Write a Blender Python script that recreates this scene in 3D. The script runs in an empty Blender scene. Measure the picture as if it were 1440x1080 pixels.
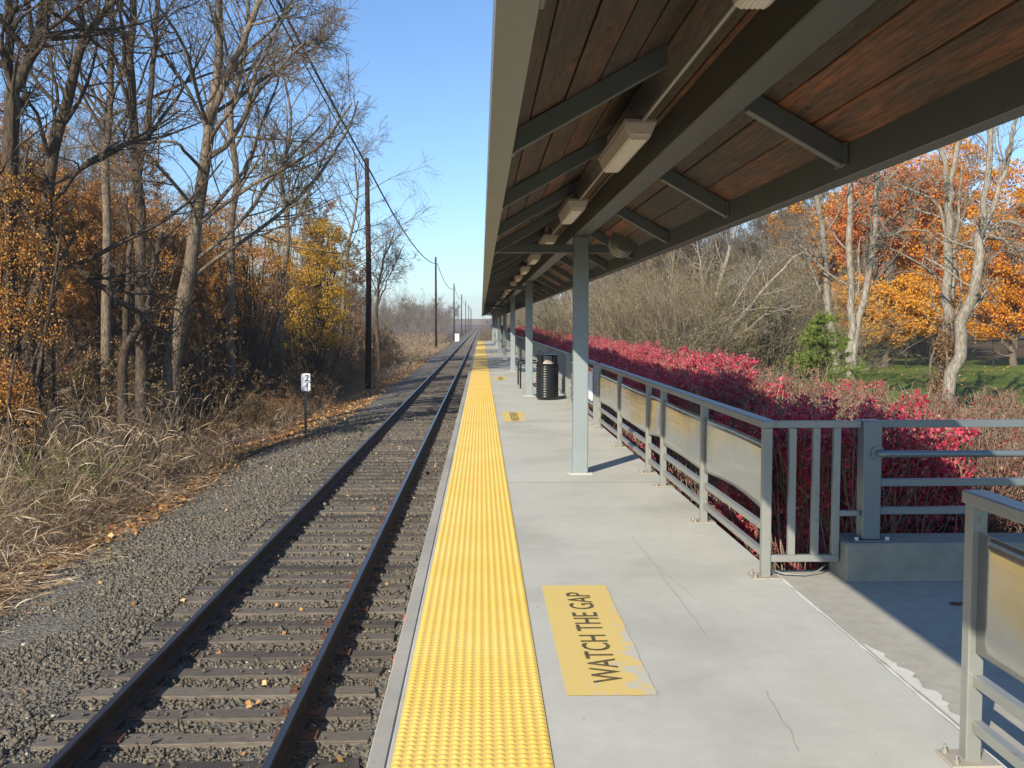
import bpy, bmesh, math, random
import numpy as np
from mathutils import Vector, Matrix
random.seed(7)
R = math.radians
SC = bpy.context.scene
COL = SC.collection

# ------------------------------------------------------------------ camera, sky, sun, exposure
EYE = 1.66            # eye height above the platform top (z = 0); y runs along the track
cam_d = bpy.data.cameras.new('camera')
cam = bpy.data.objects.new('camera', cam_d)
COL.objects.link(cam)
cam.location = (0, 0, EYE)
cam.rotation_euler = (R(90 - 3.35), 0, R(-1.70))
cam_d.sensor_width = 36.0
cam_d.lens = 36.25
cam_d.clip_start = 0.05
cam_d.clip_end = 9000
SC.camera = cam

SUN_AZ = 180 + 30.6   # compass angle of the sun, clockwise from +Y
SUN_EL = 28.1
world = bpy.data.worlds.new('World')
SC.world = world
world.use_nodes = True
wn = world.node_tree
wn.nodes.clear()
sky = wn.nodes.new('ShaderNodeTexSky')
sky.sky_type = 'NISHITA'
sky.sun_disc = False
sky.sun_elevation = R(SUN_EL)
sky.sun_rotation = R(SUN_AZ)
sky.altitude = 100
sky.air_density = 1.0
sky.dust_density = 0.2
sky.ozone_density = 2.0
bg = wn.nodes.new('ShaderNodeBackground')
bg.inputs[1].default_value = 0.118
wo = wn.nodes.new('ShaderNodeOutputWorld')
# thin cloud veil low above the horizon, all the way round
wtc = wn.nodes.new('ShaderNodeTexCoord')
wsep = wn.nodes.new('ShaderNodeSeparateXYZ')
wmap = wn.nodes.new('ShaderNodeMapping')
wmap.inputs['Scale'].default_value = (3.0, 3.0, 22.0)
wno = wn.nodes.new('ShaderNodeTexNoise')
wno.inputs['Scale'].default_value = 1.6
wno.inputs['Detail'].default_value = 5
wr1 = wn.nodes.new('ShaderNodeMapRange')
for k, v in ((1, 0.42), (2, 0.68), (3, 0.0), (4, 0.40)):
    wr1.inputs[k].default_value = v
wr2 = wn.nodes.new('ShaderNodeMapRange')
for k, v in ((1, 0.015), (2, 0.11), (3, 1.0), (4, 0.0)):
    wr2.inputs[k].default_value = v
wmu = wn.nodes.new('ShaderNodeMath'); wmu.operation = 'MULTIPLY'
wmx = wn.nodes.new('ShaderNodeMix'); wmx.data_type = 'RGBA'
wmx.inputs[7].default_value = (3.9, 4.7, 5.5, 1)
L = wn.links
L.new(wtc.outputs['Generated'], wsep.inputs[0]); L.new(wtc.outputs['Generated'], wmap.inputs[0])
L.new(wmap.outputs[0], wno.inputs['Vector']); L.new(wno.outputs['Fac'], wr1.inputs[0])
L.new(wsep.outputs[2], wr2.inputs[0]); L.new(wr1.outputs[0], wmu.inputs[0]); L.new(wr2.outputs[0], wmu.inputs[1])
L.new(wmu.outputs[0], wmx.inputs[0]); wti = wn.nodes.new('ShaderNodeMix'); wti.data_type = 'RGBA'; wti.blend_type = 'MULTIPLY'; wti.inputs[0].default_value = 1.0; wti.inputs[7].default_value = (0.70, 0.86, 1.06, 1)
L.new(sky.outputs[0], wti.inputs[6]); L.new(wti.outputs[2], wmx.inputs[6])
L.new(wmx.outputs[2], bg.inputs[0]); L.new(bg.outputs[0], wo.inputs[0])

sd = bpy.data.lights.new('sun', 'SUN')
sd.energy = 5.0
sd.angle = R(0.53)
sd.color = (1.0, 0.91, 0.76)
sun = bpy.data.objects.new('sun', sd)
COL.objects.link(sun)
_a, _e = R(SUN_AZ), R(SUN_EL)
to_sun = Vector((math.sin(_a) * math.cos(_e), math.cos(_a) * math.cos(_e), math.sin(_e)))
sun.rotation_euler = to_sun.to_track_quat('Z', 'Y').to_euler()
sun.location = (-20, -30, 40)

SC.view_settings.view_transform = 'Standard'
SC.view_settings.look = 'None'
SC.view_settings.exposure = 0.48
SC.view_settings.gamma = 1.0
SC.view_settings.use_curve_mapping = False
SC.cycles.max_bounces = 6
SC.cycles.diffuse_bounces = 3
SC.cycles.glossy_bounces = 3
SC.cycles.transmission_bounces = 3
SC.cycles.transparent_max_bounces = 6
SC.cycles.use_denoising = True
SC.cycles.sample_clamp_indirect = 6

# ------------------------------------------------------------------ materials
class NT:
    def __init__(s, name):
        s.m = bpy.data.materials.new(name); s.m.use_nodes = True
        s.t = s.m.node_tree; s.t.nodes.clear()
        s.out = s.n('OutputMaterial')
        s.tc = s.n('TexCoord')
    def n(s, typ, **kw):
        nd = s.t.nodes.new('ShaderNode' + typ)
        for k, v in kw.items(): setattr(nd, k, v)
        return nd
    def l(s, a, b): s.t.links.new(a, b)
    def noise(s, scale, detail=4, rough=0.55, coord='Object', stretch=None, seedfrom=None):
        nd = s.n('TexNoise'); nd.inputs['Scale'].default_value = scale
        nd.inputs['Detail'].default_value = detail; nd.inputs['Roughness'].default_value = rough
        src = s.tc.outputs[coord] if isinstance(coord, str) else coord
        if stretch or seedfrom is not None:
            mp = s.n('Mapping'); mp.inputs['Scale'].default_value = stretch or (1, 1, 1)
            s.l(src, mp.inputs[0]); src = mp.outputs[0]
            if seedfrom is not None:
                va = s.n('VectorMath', operation='ADD')
                mu = s.n('Math', operation='MULTIPLY'); mu.inputs[1].default_value = 137.0
                s.l(seedfrom, mu.inputs[0]); s.l(src, va.inputs[0]); s.l(mu.outputs[0], va.inputs[1]); src = va.outputs[0]
        s.l(src, nd.inputs['Vector'])
        return nd.outputs['Fac']
    def ramp(s, fac, stops, interp='LINEAR'):
        nd = s.n('ValToRGB'); cr = nd.color_ramp; cr.interpolation = interp
        while len(cr.elements) < len(stops): cr.elements.new(0.5)
        for e, (p, c) in zip(cr.elements, stops):
            e.position = p; e.color = (*c, 1) if len(c) == 3 else c
        s.l(fac, nd.inputs[0]); return nd.outputs[0]
    def mix(s, fac, a, b, mode='MIX'):
        nd = s.n('Mix', data_type='RGBA', blend_type=mode)
        for sock, v in ((0, fac), (6, a), (7, b)):
            if isinstance(v, (int, float)): nd.inputs[sock].default_value = v
            elif isinstance(v, tuple): nd.inputs[sock].default_value = (*v, 1)
            else: s.l(v, nd.inputs[sock])
        return nd.outputs[2]
    def rng(s, v, a, b, c, d):
        nd = s.n('MapRange')
        for k, x in ((1, a), (2, b), (3, c), (4, d)): nd.inputs[k].default_value = x
        s.l(v, nd.inputs[0]); return nd.outputs[0]
    def objrand(s): return s.n('ObjectInfo').outputs['Random']
    def island(s): return s.n('NewGeometry').outputs['Random Per Island']
    def bump(s, h, strength, dist):
        nd = s.n('Bump'); nd.inputs['Strength'].default_value = strength; nd.inputs['Distance'].default_value = dist
        s.l(h, nd.inputs['Height']); return nd.outputs[0]
    def bsdf(s, color, rough=0.8, metal=0.0, normal=None, spec=0.5, translucent=0.0):
        b = s.n('BsdfPrincipled')
        if isinstance(color, tuple): b.inputs['Base Color'].default_value = (*color, 1)
        else: s.l(color, b.inputs['Base Color'])
        if isinstance(rough, (int, float)): b.inputs['Roughness'].default_value = rough
        else: s.l(rough, b.inputs['Roughness'])
        b.inputs['Metallic'].default_value = metal
        b.inputs['Specular IOR Level'].default_value = spec
        if normal is not None: s.l(normal, b.inputs['Normal'])
        o = b.outputs[0]
        if translucent > 0:
            tr = s.n('BsdfTranslucent')
            if isinstance(color, tuple): tr.inputs[0].default_value = (*color, 1)
            else: s.l(color, tr.inputs[0])
            mx = s.n('MixShader'); mx.inputs[0].default_value = translucent
            s.l(o, mx.inputs[1]); s.l(tr.outputs[0], mx.inputs[2]); o = mx.outputs[0]
        s.l(o, s.out.inputs[0]); return s.m

def m_concrete(name, base, stain=0.5):
    t = NT(name)
    a = t.noise(0.7, 5, 0.6, seedfrom=None); b = t.noise(9, 6, 0.7); c = t.noise(160, 3, 0.6)
    dk = tuple(x * 0.74 for x in base); lt = tuple(min(1, x * 1.12) for x in base)
    col = t.ramp(a, [(0.30, dk), (0.5, base), (0.72, lt)])
    col = t.mix(t.rng(b, 0.40, 0.68, 0, stain * 0.55), col, tuple(x * 0.72 for x in base))
    col = t.mix(t.rng(c, 0.3, 0.75, 0, 0.30), col, tuple(x * 0.7 for x in base))
    sp = t.noise(2.3, 8, 0.75)
    col = t.mix(t.rng(sp, 0.62, 0.70, 0, 0.45 * stain), col, (base[0] * 0.62, base[1] * 0.58, base[2] * 0.50))
    v = t.n('TexVoronoi'); v.inputs['Scale'].default_value = 2.6; t.l(t.tc.outputs['Object'], v.inputs['Vector'])
    spot = t.noise(26, 4, 0.7)
    col = t.mix(t.rng(spot, 0.66, 0.71, 0, 0.5), col, tuple(x * .45 for x in base))
    col = t.mix(t.rng(v.outputs['Distance'], 0.035, 0.015, 0, 0.6), col, (0.16, 0.13, 0.10))
    big = t.noise(0.35, 6, 0.7, stretch=(1.6, .5, 1))
    col = t.mix(t.rng(big, 0.50, 0.68, 0, 0.45), col, (base[0] * 0.74, base[1] * 0.72, base[2] * 0.66))
    return t.bsdf(col, 0.86, normal=t.bump(c, 0.25, 0.004), spec=0.3)
M = {}
M['concrete'] = m_concrete('platform concrete', (0.535, 0.53, 0.465))
M['edge_concrete'] = m_concrete('edge concrete', (0.42, 0.40, 0.345), 0.8)
M['landing'] = m_concrete('landing concrete', (0.43, 0.405, 0.335), 1.2)
M['curb'] = m_concrete('curb concrete', (0.31, 0.295, 0.24), 1.3)

def m_paint(name, base, rough=0.45, dirt=0.3, metal=0.0, rust=0.0):
    t = NT(name)
    a = t.noise(3.0, 6, 0.65, seedfrom=t.objrand()); b = t.noise(40, 4, 0.6)
    col = t.mix(t.rng(a, 0.4, 0.75, 0, dirt), base, tuple(x * 0.62 for x in base))
    col = t.mix(t.rng(b, 0.5, 0.8, 0, dirt * 0.6), col, tuple(x * 0.7 for x in base))
    if rust > 0:
        col = t.mix(t.rng(t.noise(14, 6, 0.7, seedfrom=t.objrand()), 0.60, 0.70, 0, rust), col, (0.20, 0.09, 0.035))
    return t.bsdf(col, rough, metal, normal=t.bump(b, 0.08, 0.002))
M['steel_paint'] = m_paint('blue grey steel paint', (0.25, 0.29, 0.295), 0.42, 0.25)
M['shaded_beam_paint'] = m_paint('shade darkened grey beam paint', (0.115, 0.122, 0.105), 0.5, 0.4)  # beam grey darkened so its colour carries the shade under the roof
M['shaded_frame_paint'] = m_paint('shade darkened canopy frame paint', (0.125, 0.142, 0.142), 0.5, 0.35)  # underside shade painted in: darker copy of the post grey for rafters and arms
M['fascia'] = m_paint('fascia grey', (0.205, 0.225, 0.22), 0.5, 0.3)
M['galv'] = m_paint('galvanised rail', (0.32, 0.325, 0.29), 0.42, 0.45, 0.3, 0.5)
M['pipe'] = m_paint('blue grey handrail', (0.20, 0.235, 0.245), 0.35, 0.3, 0.4)
M['bolt'] = m_paint('zinc bolt', (0.42, 0.40, 0.34), 0.4, 0.4, 0.5, 0.5)
M['baseplate'] = m_paint('rusty base plate', (0.40, 0.36, 0.29), 0.6, 0.5, 0.1, 0.6)
M['black_metal'] = m_paint('black powder coat', (0.012, 0.013, 0.014), 0.28, 0.1)
M['white_sign'] = m_paint('white sign', (0.82, 0.82, 0.82), 0.9, 0.03)
M['sign_black'] = m_paint('sign black', (0.015, 0.015, 0.015), 0.5, 0.0)
M['green_post'] = m_paint('green post', (0.05, 0.085, 0.065), 0.5, 0.3)
M['speaker'] = m_paint('speaker grey', (0.13, 0.14, 0.12), 0.5, 0.2)
M['speaker_rim'] = m_paint('speaker rim', (0.50, 0.48, 0.38), 0.5, 0.2)
M['lamp_lens'] = m_paint('lamp lens', (0.74, 0.67, 0.57), 0.35, 0.2)
M['lamp_housing'] = m_paint('lamp housing', (0.36, 0.32, 0.27), 0.5, 0.3)
M['red_tape'] = m_paint('red plastic', (0.75, 0.10, 0.06), 0.5, 0.1)
M['patch'] = m_concrete('patch mortar', (0.66, 0.65, 0.58), 1.0)
M['caulk'] = m_paint('white sealant', (0.72, 0.72, 0.68), 0.7, 0.3)
M['crack'] = m_paint('crack', (0.29, 0.28, 0.25), 0.9, 0.3)
M['joint'] = m_paint('joint filler', (0.24, 0.22, 0.18), 0.9, 0.3)
M['wire'] = m_paint('black cable', (0.02, 0.02, 0.022), 0.5, 0.1)
M['chain'] = m_paint('black chain link', (0.02, 0.022, 0.02), 0.5, 0.1)
M['roof_metal'] = m_paint('roof sheet', (0.25, 0.26, 0.25), 0.5, 0.2)

# brushed, slightly mirroring panel
t = NT('brushed stainless')
a = t.noise(1.5, 3, 0.5, stretch=(1, 1, 30)); b = t.noise(60, 3, 0.5, stretch=(1, 12, 0.4)); c = t.noise(2.2, 2, 0.5, seedfrom=t.objrand())
col = t.mix(t.rng(c, 0.3, 0.7, 0, 1), (0.50, 0.50, 0.47), (0.60, 0.60, 0.57))
col = t.mix(t.rng(b, 0.4, 0.7, 0, 0.25), col, (0.36, 0.34, 0.30))
M['stainless'] = t.bsdf(col, t.rng(a, 0.3, 0.7, 0.13, 0.22), 0.86, normal=t.bump(c, 0.10, 0.05))

# tactile yellow
t = NT('tactile yellow')
a = t.noise(1.2, 5, 0.6, seedfrom=t.objrand()); b = t.noise(30, 4, 0.7)
col = t.mix(t.rng(a, 0.35, 0.7, 0, 1), (0.83, 0.54, 0.10), (0.86, 0.61, 0.16))
col = t.mix(t.rng(b, 0.52, 0.8, 0, 0.35), col, (0.50, 0.34, 0.10))
M['yellow'] = t.bsdf(col, 0.5)
# worn yellow paint on concrete (patches of bare concrete show)
t = NT('worn yellow paint')
a = t.noise(7, 8, 0.75); b = t.noise(1.3, 2, 0.5); geo = t.tc.outputs['Object']
sep = t.n('SeparateXYZ'); t.l(geo, sep.inputs[0])
wear = t.n('Math', operation='ADD'); t.l(a, wear.inputs[0]); t.l(t.rng(sep.outputs[0], 0.0, 0.20, 0.0, 0.19), wear.inputs[1])
w2 = t.n('Math', operation='ADD'); t.l(wear.outputs[0], w2.inputs[0]); t.l(t.rng(sep.outputs[1], -0.95, 0.5, 0.045, -0.10), w2.inputs[1])
col = t.mix(t.rng(t.noise(50, 3), 0.4, 0.8, 0, 0.3), (0.72, 0.53, 0.17), (0.60, 0.50, 0.28))
col = t.mix(t.rng(w2.outputs[0], 0.62, 0.68, 0, 0.9), col, (0.52, 0.51, 0.45))
M['worn_yellow'] = t.bsdf(col, 0.75, spec=0.3)
t = NT('worn black lettering')
col = t.mix(t.rng(t.noise(40, 6, 0.75), 0.52, 0.68, 0, 0.55), (0.09, 0.075, 0.045), (0.55, 0.42, 0.15))
M['lettering'] = t.bsdf(col, 0.8, spec=0.3)

# roof boards
t = NT('stained roof boards')
r = t.objrand()
g1 = t.noise(14, 7, 0.7, stretch=(5, 0.22, 5), seedfrom=r); g2 = t.noise(1.3, 6, 0.75, stretch=(3.5, 0.45, 3.5), seedfrom=r)
tone = t.n('Math', operation='ADD'); t.l(t.rng(r, 0, 1, -0.14, 0.12), tone.inputs[0]); t.l(g2, tone.inputs[1])
col = t.ramp(tone.outputs[0], [(0.36, (0.048, 0.038, 0.027)), (0.50, (0.095, 0.058, 0.037)), (0.60, (0.18, 0.072, 0.033)), (0.74, (0.42, 0.14, 0.045))])
col = t.mix(t.rng(g1, 0.42, 0.60, 0.0, 0.8), col, (0.032, 0.022, 0.015))
g3 = t.noise(40, 6, 0.7, stretch=(5, 0.14, 5), seedfrom=r)
col = t.mix(t.rng(g3, 0.50, 0.64, 0.0, 0.5), col, (0.20, 0.135, 0.09))
kn = t.n('TexVoronoi'); kn.inputs['Scale'].default_value = 2.2; km = t.n('Mapping'); km.inputs['Scale'].default_value = (2.2, 1, 2.2); t.l(t.tc.outputs['Object'], km.inputs[0]); t.l(km.outputs[0], kn.inputs['Vector'])
col = t.mix(t.rng(kn.outputs['Distance'], 0.075, 0.045, 0, 0.85), col, (0.022, 0.013, 0.009))
M['boards'] = t.bsdf(col, 0.7, normal=t.bump(g1, 0.3, 0.004))

# weathered tie timber
t = NT('weathered tie timber')
r = t.objrand()
g1 = t.noise(14, 6, 0.7, stretch=(0.5, 6, 6), seedfrom=r); g2 = t.noise(2.0, 4, 0.6, seedfrom=r)
tone = t.mix(t.rng(r, 0, 1, 0, 1), (0.055, 0.046, 0.037), (0.205, 0.172, 0.132))
col = t.mix(t.rng(g1, 0.38, 0.62, 0, 0.7), tone, (0.05, 0.043, 0.038))
col = t.mix(t.rng(g2, 0.5, 0.72, 0, 0.5), col, (0.20, 0.172, 0.135))
M['tie'] = t.bsdf(col, 0.85, normal=t.bump(g1, 0.6, 0.01))
t = NT('rail side rust')
g = t.noise(18, 7, 0.75, stretch=(1, .25, 1))
col = t.ramp(g, [(0.35, (0.022, 0.018, 0.015)), (0.55, (0.05, 0.036, 0.027)), (0.72, (0.12, 0.06, 0.033))])
M['rail'] = t.bsdf(col, 0.75, 0.0, normal=t.bump(g, .6, .004))
t = NT('worn rail top')
M['railtop'] = t.bsdf((0.17, 0.18, 0.20), 0.33, 0.9)
t = NT('rusty plate')
col = t.ramp(t.noise(20, 6, 0.7), [(0.35, (0.07, 0.035, 0.02)), (0.65, (0.20, 0.085, 0.04))])
M['rust'] = t.bsdf(col, 0.8)
# rocks
t = NT('ballast stones')
isl = t.island()
col = t.ramp(isl, [(0.0, (0.100, 0.090, 0.068)), (0.3, (0.120, 0.107, 0.080)), (0.6, (0.145, 0.126, 0.093)), (0.85, (0.172, 0.143, 0.102)), (0.982, (0.21, 0.17, 0.12)), (0.993, (0.48, 0.45, 0.40))])
col = t.mix(t.rng(t.noise(60, 4), 0.4, 0.7, 0, 0.4), col, (0.10, 0.095, 0.08))
col = t.mix(t.rng(t.noise(0.5, 4, 0.6), 0.42, 0.62, 0, 0.45), col, (0.16, 0.135, 0.10))
M['stone'] = t.bsdf(col, 0.85)
t = NT('ballast bed')
v = t.n('TexVoronoi'); v.inputs['Scale'].default_value = 20; t.l(t.tc.outputs['Object'], v.inputs['Vector'])
colv = t.n('SeparateColor'); t.l(v.outputs['Color'], colv.inputs[0])
col = t.ramp(colv.outputs[0], [(0.0, (0.085, 0.080, 0.066)), (0.5, (0.135, 0.125, 0.103)), (0.95, (0.185, 0.168, 0.135)), (1.0, (0.34, 0.32, 0.28))])
col = t.mix(t.rng(t.noise(0.35, 5, 0.6), 0.4, 0.65, 0, 0.6), col, (0.145, 0.12, 0.088))
M['ballast'] = t.bsdf(col, 0.9, normal=t.bump(v.outputs['Distance'], 0.9, 0.03))
# ground: leaf litter left, mown grass right
t = NT('ground')
sep = t.n('SeparateXYZ'); t.l(t.tc.outputs['Object'], sep.inputs[0])
n1 = t.noise(5, 8, 0.75); n2 = t.noise(0.25, 4, 0.6); n3 = t.noise(28, 5, 0.7)
lit = t.ramp(n3, [(0.35, (0.045, 0.030, 0.018)), (0.52, (0.12, 0.075, 0.042)), (0.62, (0.25, 0.15, 0.07)), (0.75, (0.34, 0.22, 0.11))])
lit = t.mix(t.rng(n2, 0.45, 0.65, 0, 0.45), lit, (0.14, 0.115, 0.06))
gr = t.ramp(n3, [(0.35, (0.08, 0.135, 0.022)), (0.6, (0.15, 0.20, 0.05)), (0.8, (0.26, 0.25, 0.09))])
gr = t.mix(t.rng(n1, 0.52, 0.62, 0, 0.5), gr, (0.26, 0.15, 0.06))
side = t.rng(sep.outputs[0], 4.5, 7.5, 0, 1)
far = t.rng(sep.outputs[1], 66, 80, 1, 0)
mu = t.n('Math', operation='MULTIPLY'); t.l(side, mu.inputs[0]); t.l(far, mu.inputs[1])
M['ground'] = t.bsdf(t.mix(mu.outputs[0], lit, gr), 0.95, normal=t.bump(n3, 0.7, 0.05), spec=0.1)

def m_bark(name, dark, light, sc=22):
    t = NT(name)
    g = t.noise(sc, 6, 0.7, stretch=(1, 1, 0.22)); h = t.noise(0.8, 3, 0.6, seedfrom=t.objrand())
    col = t.mix(t.rng(g, 0.40, 0.60, 0, 1), tuple(x * .7 for x in dark), light)
    col = t.mix(t.rng(t.noise(3, 5, .7), 0.5, 0.7, 0, .6), col, tuple(x * .75 for x in light))
    col = t.mix(t.rng(h, 0.4, 0.7, 0, 0.5), col, tuple(x * 0.6 for x in dark))
    return t.bsdf(col, 0.9, normal=t.bump(g, 0.9, 0.04), spec=0.15)
M['bark_dark'] = m_bark('dark bark', (0.062, 0.045, 0.032), (0.150, 0.115, 0.082))
M['bark_grey'] = m_bark('grey brown bark', (0.130, 0.098, 0.068), (0.29, 0.230, 0.165))
M['bark_pale'] = m_bark('pale grey bark', (0.24, 0.205, 0.16), (0.42, 0.37, 0.30))
M['pole_wood'] = m_bark('creosote pole wood', (0.028, 0.016, 0.012), (0.075, 0.038, 0.026), 14)
M['brush_stem'] = m_bark('brush stems', (0.20, 0.155, 0.11), (0.42, 0.34, 0.25), 5)
M['brush_olive'] = m_bark('olive brush stems', (0.19, 0.155, 0.09), (0.38, 0.32, 0.20), 5)
M['bush_stem'] = m_bark('bush stems', (0.19, 0.13, 0.085), (0.40, 0.31, 0.22), 6)

def m_leaf(name, stops, tr=0.35, patch=None):
    t = NT(name)
    col = t.ramp(t.island(), [(p, c) for p, c in stops])
    if patch:
        col = t.mix(t.rng(t.noise(patch[1], 3, 0.6, coord='Object', seedfrom=t.objrand()), 0.46, 0.56, 0, patch[2]), col, patch[0])
    return t.bsdf(col, 0.6, spec=0.3, translucent=tr)
M['leaf_orange'] = m_leaf('orange leaves', [(0, (0.34, 0.13, 0.03)), (0.3, (0.50, 0.21, 0.04)), (0.65, (0.62, 0.31, 0.06)), (1, (0.70, 0.43, 0.11))], patch=((0.46, 0.24, 0.10), 0.35, 0.6))
M['leaf_maple'] = m_leaf('maple leaves', [(0, (0.44, 0.12, 0.015)), (0.35, (0.68, 0.22, 0.02)), (0.7, (0.80, 0.32, 0.035)), (1, (0.74, 0.44, 0.06))], patch=((0.70, 0.38, 0.03), 0.22, 0.5))
M['leaf_maple_gold'] = m_leaf('golden maple leaves', [(0, (0.55, 0.22, 0.02)), (0.4, (0.74, 0.34, 0.03)), (0.8, (0.82, 0.46, 0.06)), (1, (0.70, 0.50, 0.10))])
M['leaf_coral'] = m_leaf('coral leaves', [(0, (0.48, 0.11, 0.03)), (0.4, (0.70, 0.20, 0.05)), (0.8, (0.78, 0.31, 0.07)), (1, (0.70, 0.40, 0.06))])
M['leaf_gold'] = m_leaf('golden leaves', [(0, (0.48, 0.25, 0.02)), (0.4, (0.70, 0.39, 0.03)), (0.8, (0.80, 0.50, 0.06)), (1, (0.55, 0.42, 0.09))], patch=((0.26, 0.22, 0.05), 0.5, 0.35))
M['leaf_brown'] = m_leaf('brown leaves', [(0, (0.14, 0.065, 0.028)), (0.4, (0.26, 0.13, 0.05)), (0.75, (0.40, 0.22, 0.09)), (1, (0.52, 0.32, 0.13))])
M['leaf_dull'] = m_leaf('dull thicket leaves', [(0, (0.13, 0.075, 0.04)), (0.5, (0.21, 0.14, 0.07)), (0.8, (0.20, 0.17, 0.065)), (1, (0.40, 0.25, 0.11))])
M['leaf_olive'] = m_leaf('olive leaves', [(0, (0.17, 0.15, 0.06)), (0.5, (0.27, 0.23, 0.10)), (1, (0.42, 0.33, 0.16))])
M['leaf_red'] = m_leaf('crimson bush leaves', [(0, (0.40, 0.018, 0.06)), (0.35, (0.68, 0.045, 0.105)), (0.7, (0.86, 0.10, 0.18)), (0.9, (0.90, 0.22, 0.27)), (1, (0.78, 0.40, 0.28))], 0.45)
M['leaf_red_dry'] = m_leaf('faded bush leaves', [(0, (0.24, 0.035, 0.04)), (0.4, (0.42, 0.08, 0.075)), (0.75, (0.48, 0.18, 0.12)), (1, (0.55, 0.36, 0.22))])
M['needle'] = m_leaf('spruce needles', [(0, (0.10, 0.16, 0.03)), (0.6, (0.21, 0.28, 0.05)), (1, (0.36, 0.42, 0.10))], 0.2)
M['needle_dark'] = m_leaf('pine needles', [(0, (0.06, 0.085, 0.035)), (1, (0.17, 0.19, 0.075))], 0.2)
M['reed'] = m_leaf('dry reed stalks', [(0, (0.17, 0.105, 0.055)), (0.3, (0.32, 0.225, 0.13)), (0.7, (0.50, 0.38, 0.245)), (0.92, (0.64, 0.52, 0.36)), (1, (0.80, 0.70, 0.54))], 0.2, patch=((0.20, 0.115, 0.055), 1.3, 0.5))
M['reed_green'] = m_leaf('green reed leaves', [(0, (0.10, 0.15, 0.03)), (0.7, (0.20, 0.26, 0.05)), (1, (0.38, 0.36, 0.12))], 0.3)
M['plume'] = m_leaf('reed plumes', [(0, (0.28, 0.20, 0.15)), (1, (0.45, 0.36, 0.29))], 0.3)
M['litter'] = m_leaf('fallen leaves', [(0, (0.26, 0.11, 0.035)), (0.35, (0.48, 0.24, 0.08)), (0.7, (0.62, 0.36, 0.13)), (0.93, (0.72, 0.50, 0.24)), (1, (0.50, 0.10, 0.06))], 0.15)
t = NT('hazy hill'); M['hill'] = t.bsdf(t.mix(t.rng(t.noise(0.02, 4), 0.4, 0.6, 0, 1), (0.13, 0.11, 0.09), (0.18, 0.15, 0.11)), 1.0, spec=0)

# ------------------------------------------------------------------ object helpers
def tag(o, label=None, cat=None, group=None, kind=None):
    if label: o['label'] = label
    if cat: o['category'] = cat
    if group: o['group'] = group
    if kind: o['kind'] = kind
    return o
def empty(name, loc, label=None, cat=None, group=None, kind=None, rz=0):
    o = bpy.data.objects.new(name, None); COL.objects.link(o)
    o.location = loc; o.rotation_euler = (0, 0, rz); o.empty_display_size = 0.2
    return tag(o, label, cat, group, kind)
def link(name, me, parent=None, world_coords=False):
    o = bpy.data.objects.new(name, me); COL.objects.link(o)
    if parent is not None:
        o.parent = parent
        if world_coords:
            p = parent; off = Vector(p.location)
            while p.parent: p = p.parent; off += Vector(p.location)
            o.location = -off
    return o
def kids(o): return [c for c in KIDS.get(o.name, [])]
KIDS = {}
def link_copy(o, parent=None):
    c = o.copy(); COL.objects.link(c)
    if parent: c.parent = parent; KIDS.setdefault(parent.name, []).append(c)
    return c
def copy_tree(root, loc, rz=0, scale=1.0, parent=None):
    c = root.copy(); COL.objects.link(c); c.location = loc; c.rotation_euler = (0, 0, rz)
    c.scale = (scale, scale, scale) if isinstance(scale, (int, float)) else scale
    for ch in KIDS.get(root.name, []):
        d = ch.copy(); COL.objects.link(d); d.parent = c
        KIDS.setdefault(c.name, []).append(d)
        for g in KIDS.get(ch.name, []):
            e = g.copy(); COL.objects.link(e); e.parent = d
    return c
def adopt(parent, *chs):
    for c in chs: KIDS.setdefault(parent.name, []).append(c)

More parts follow.
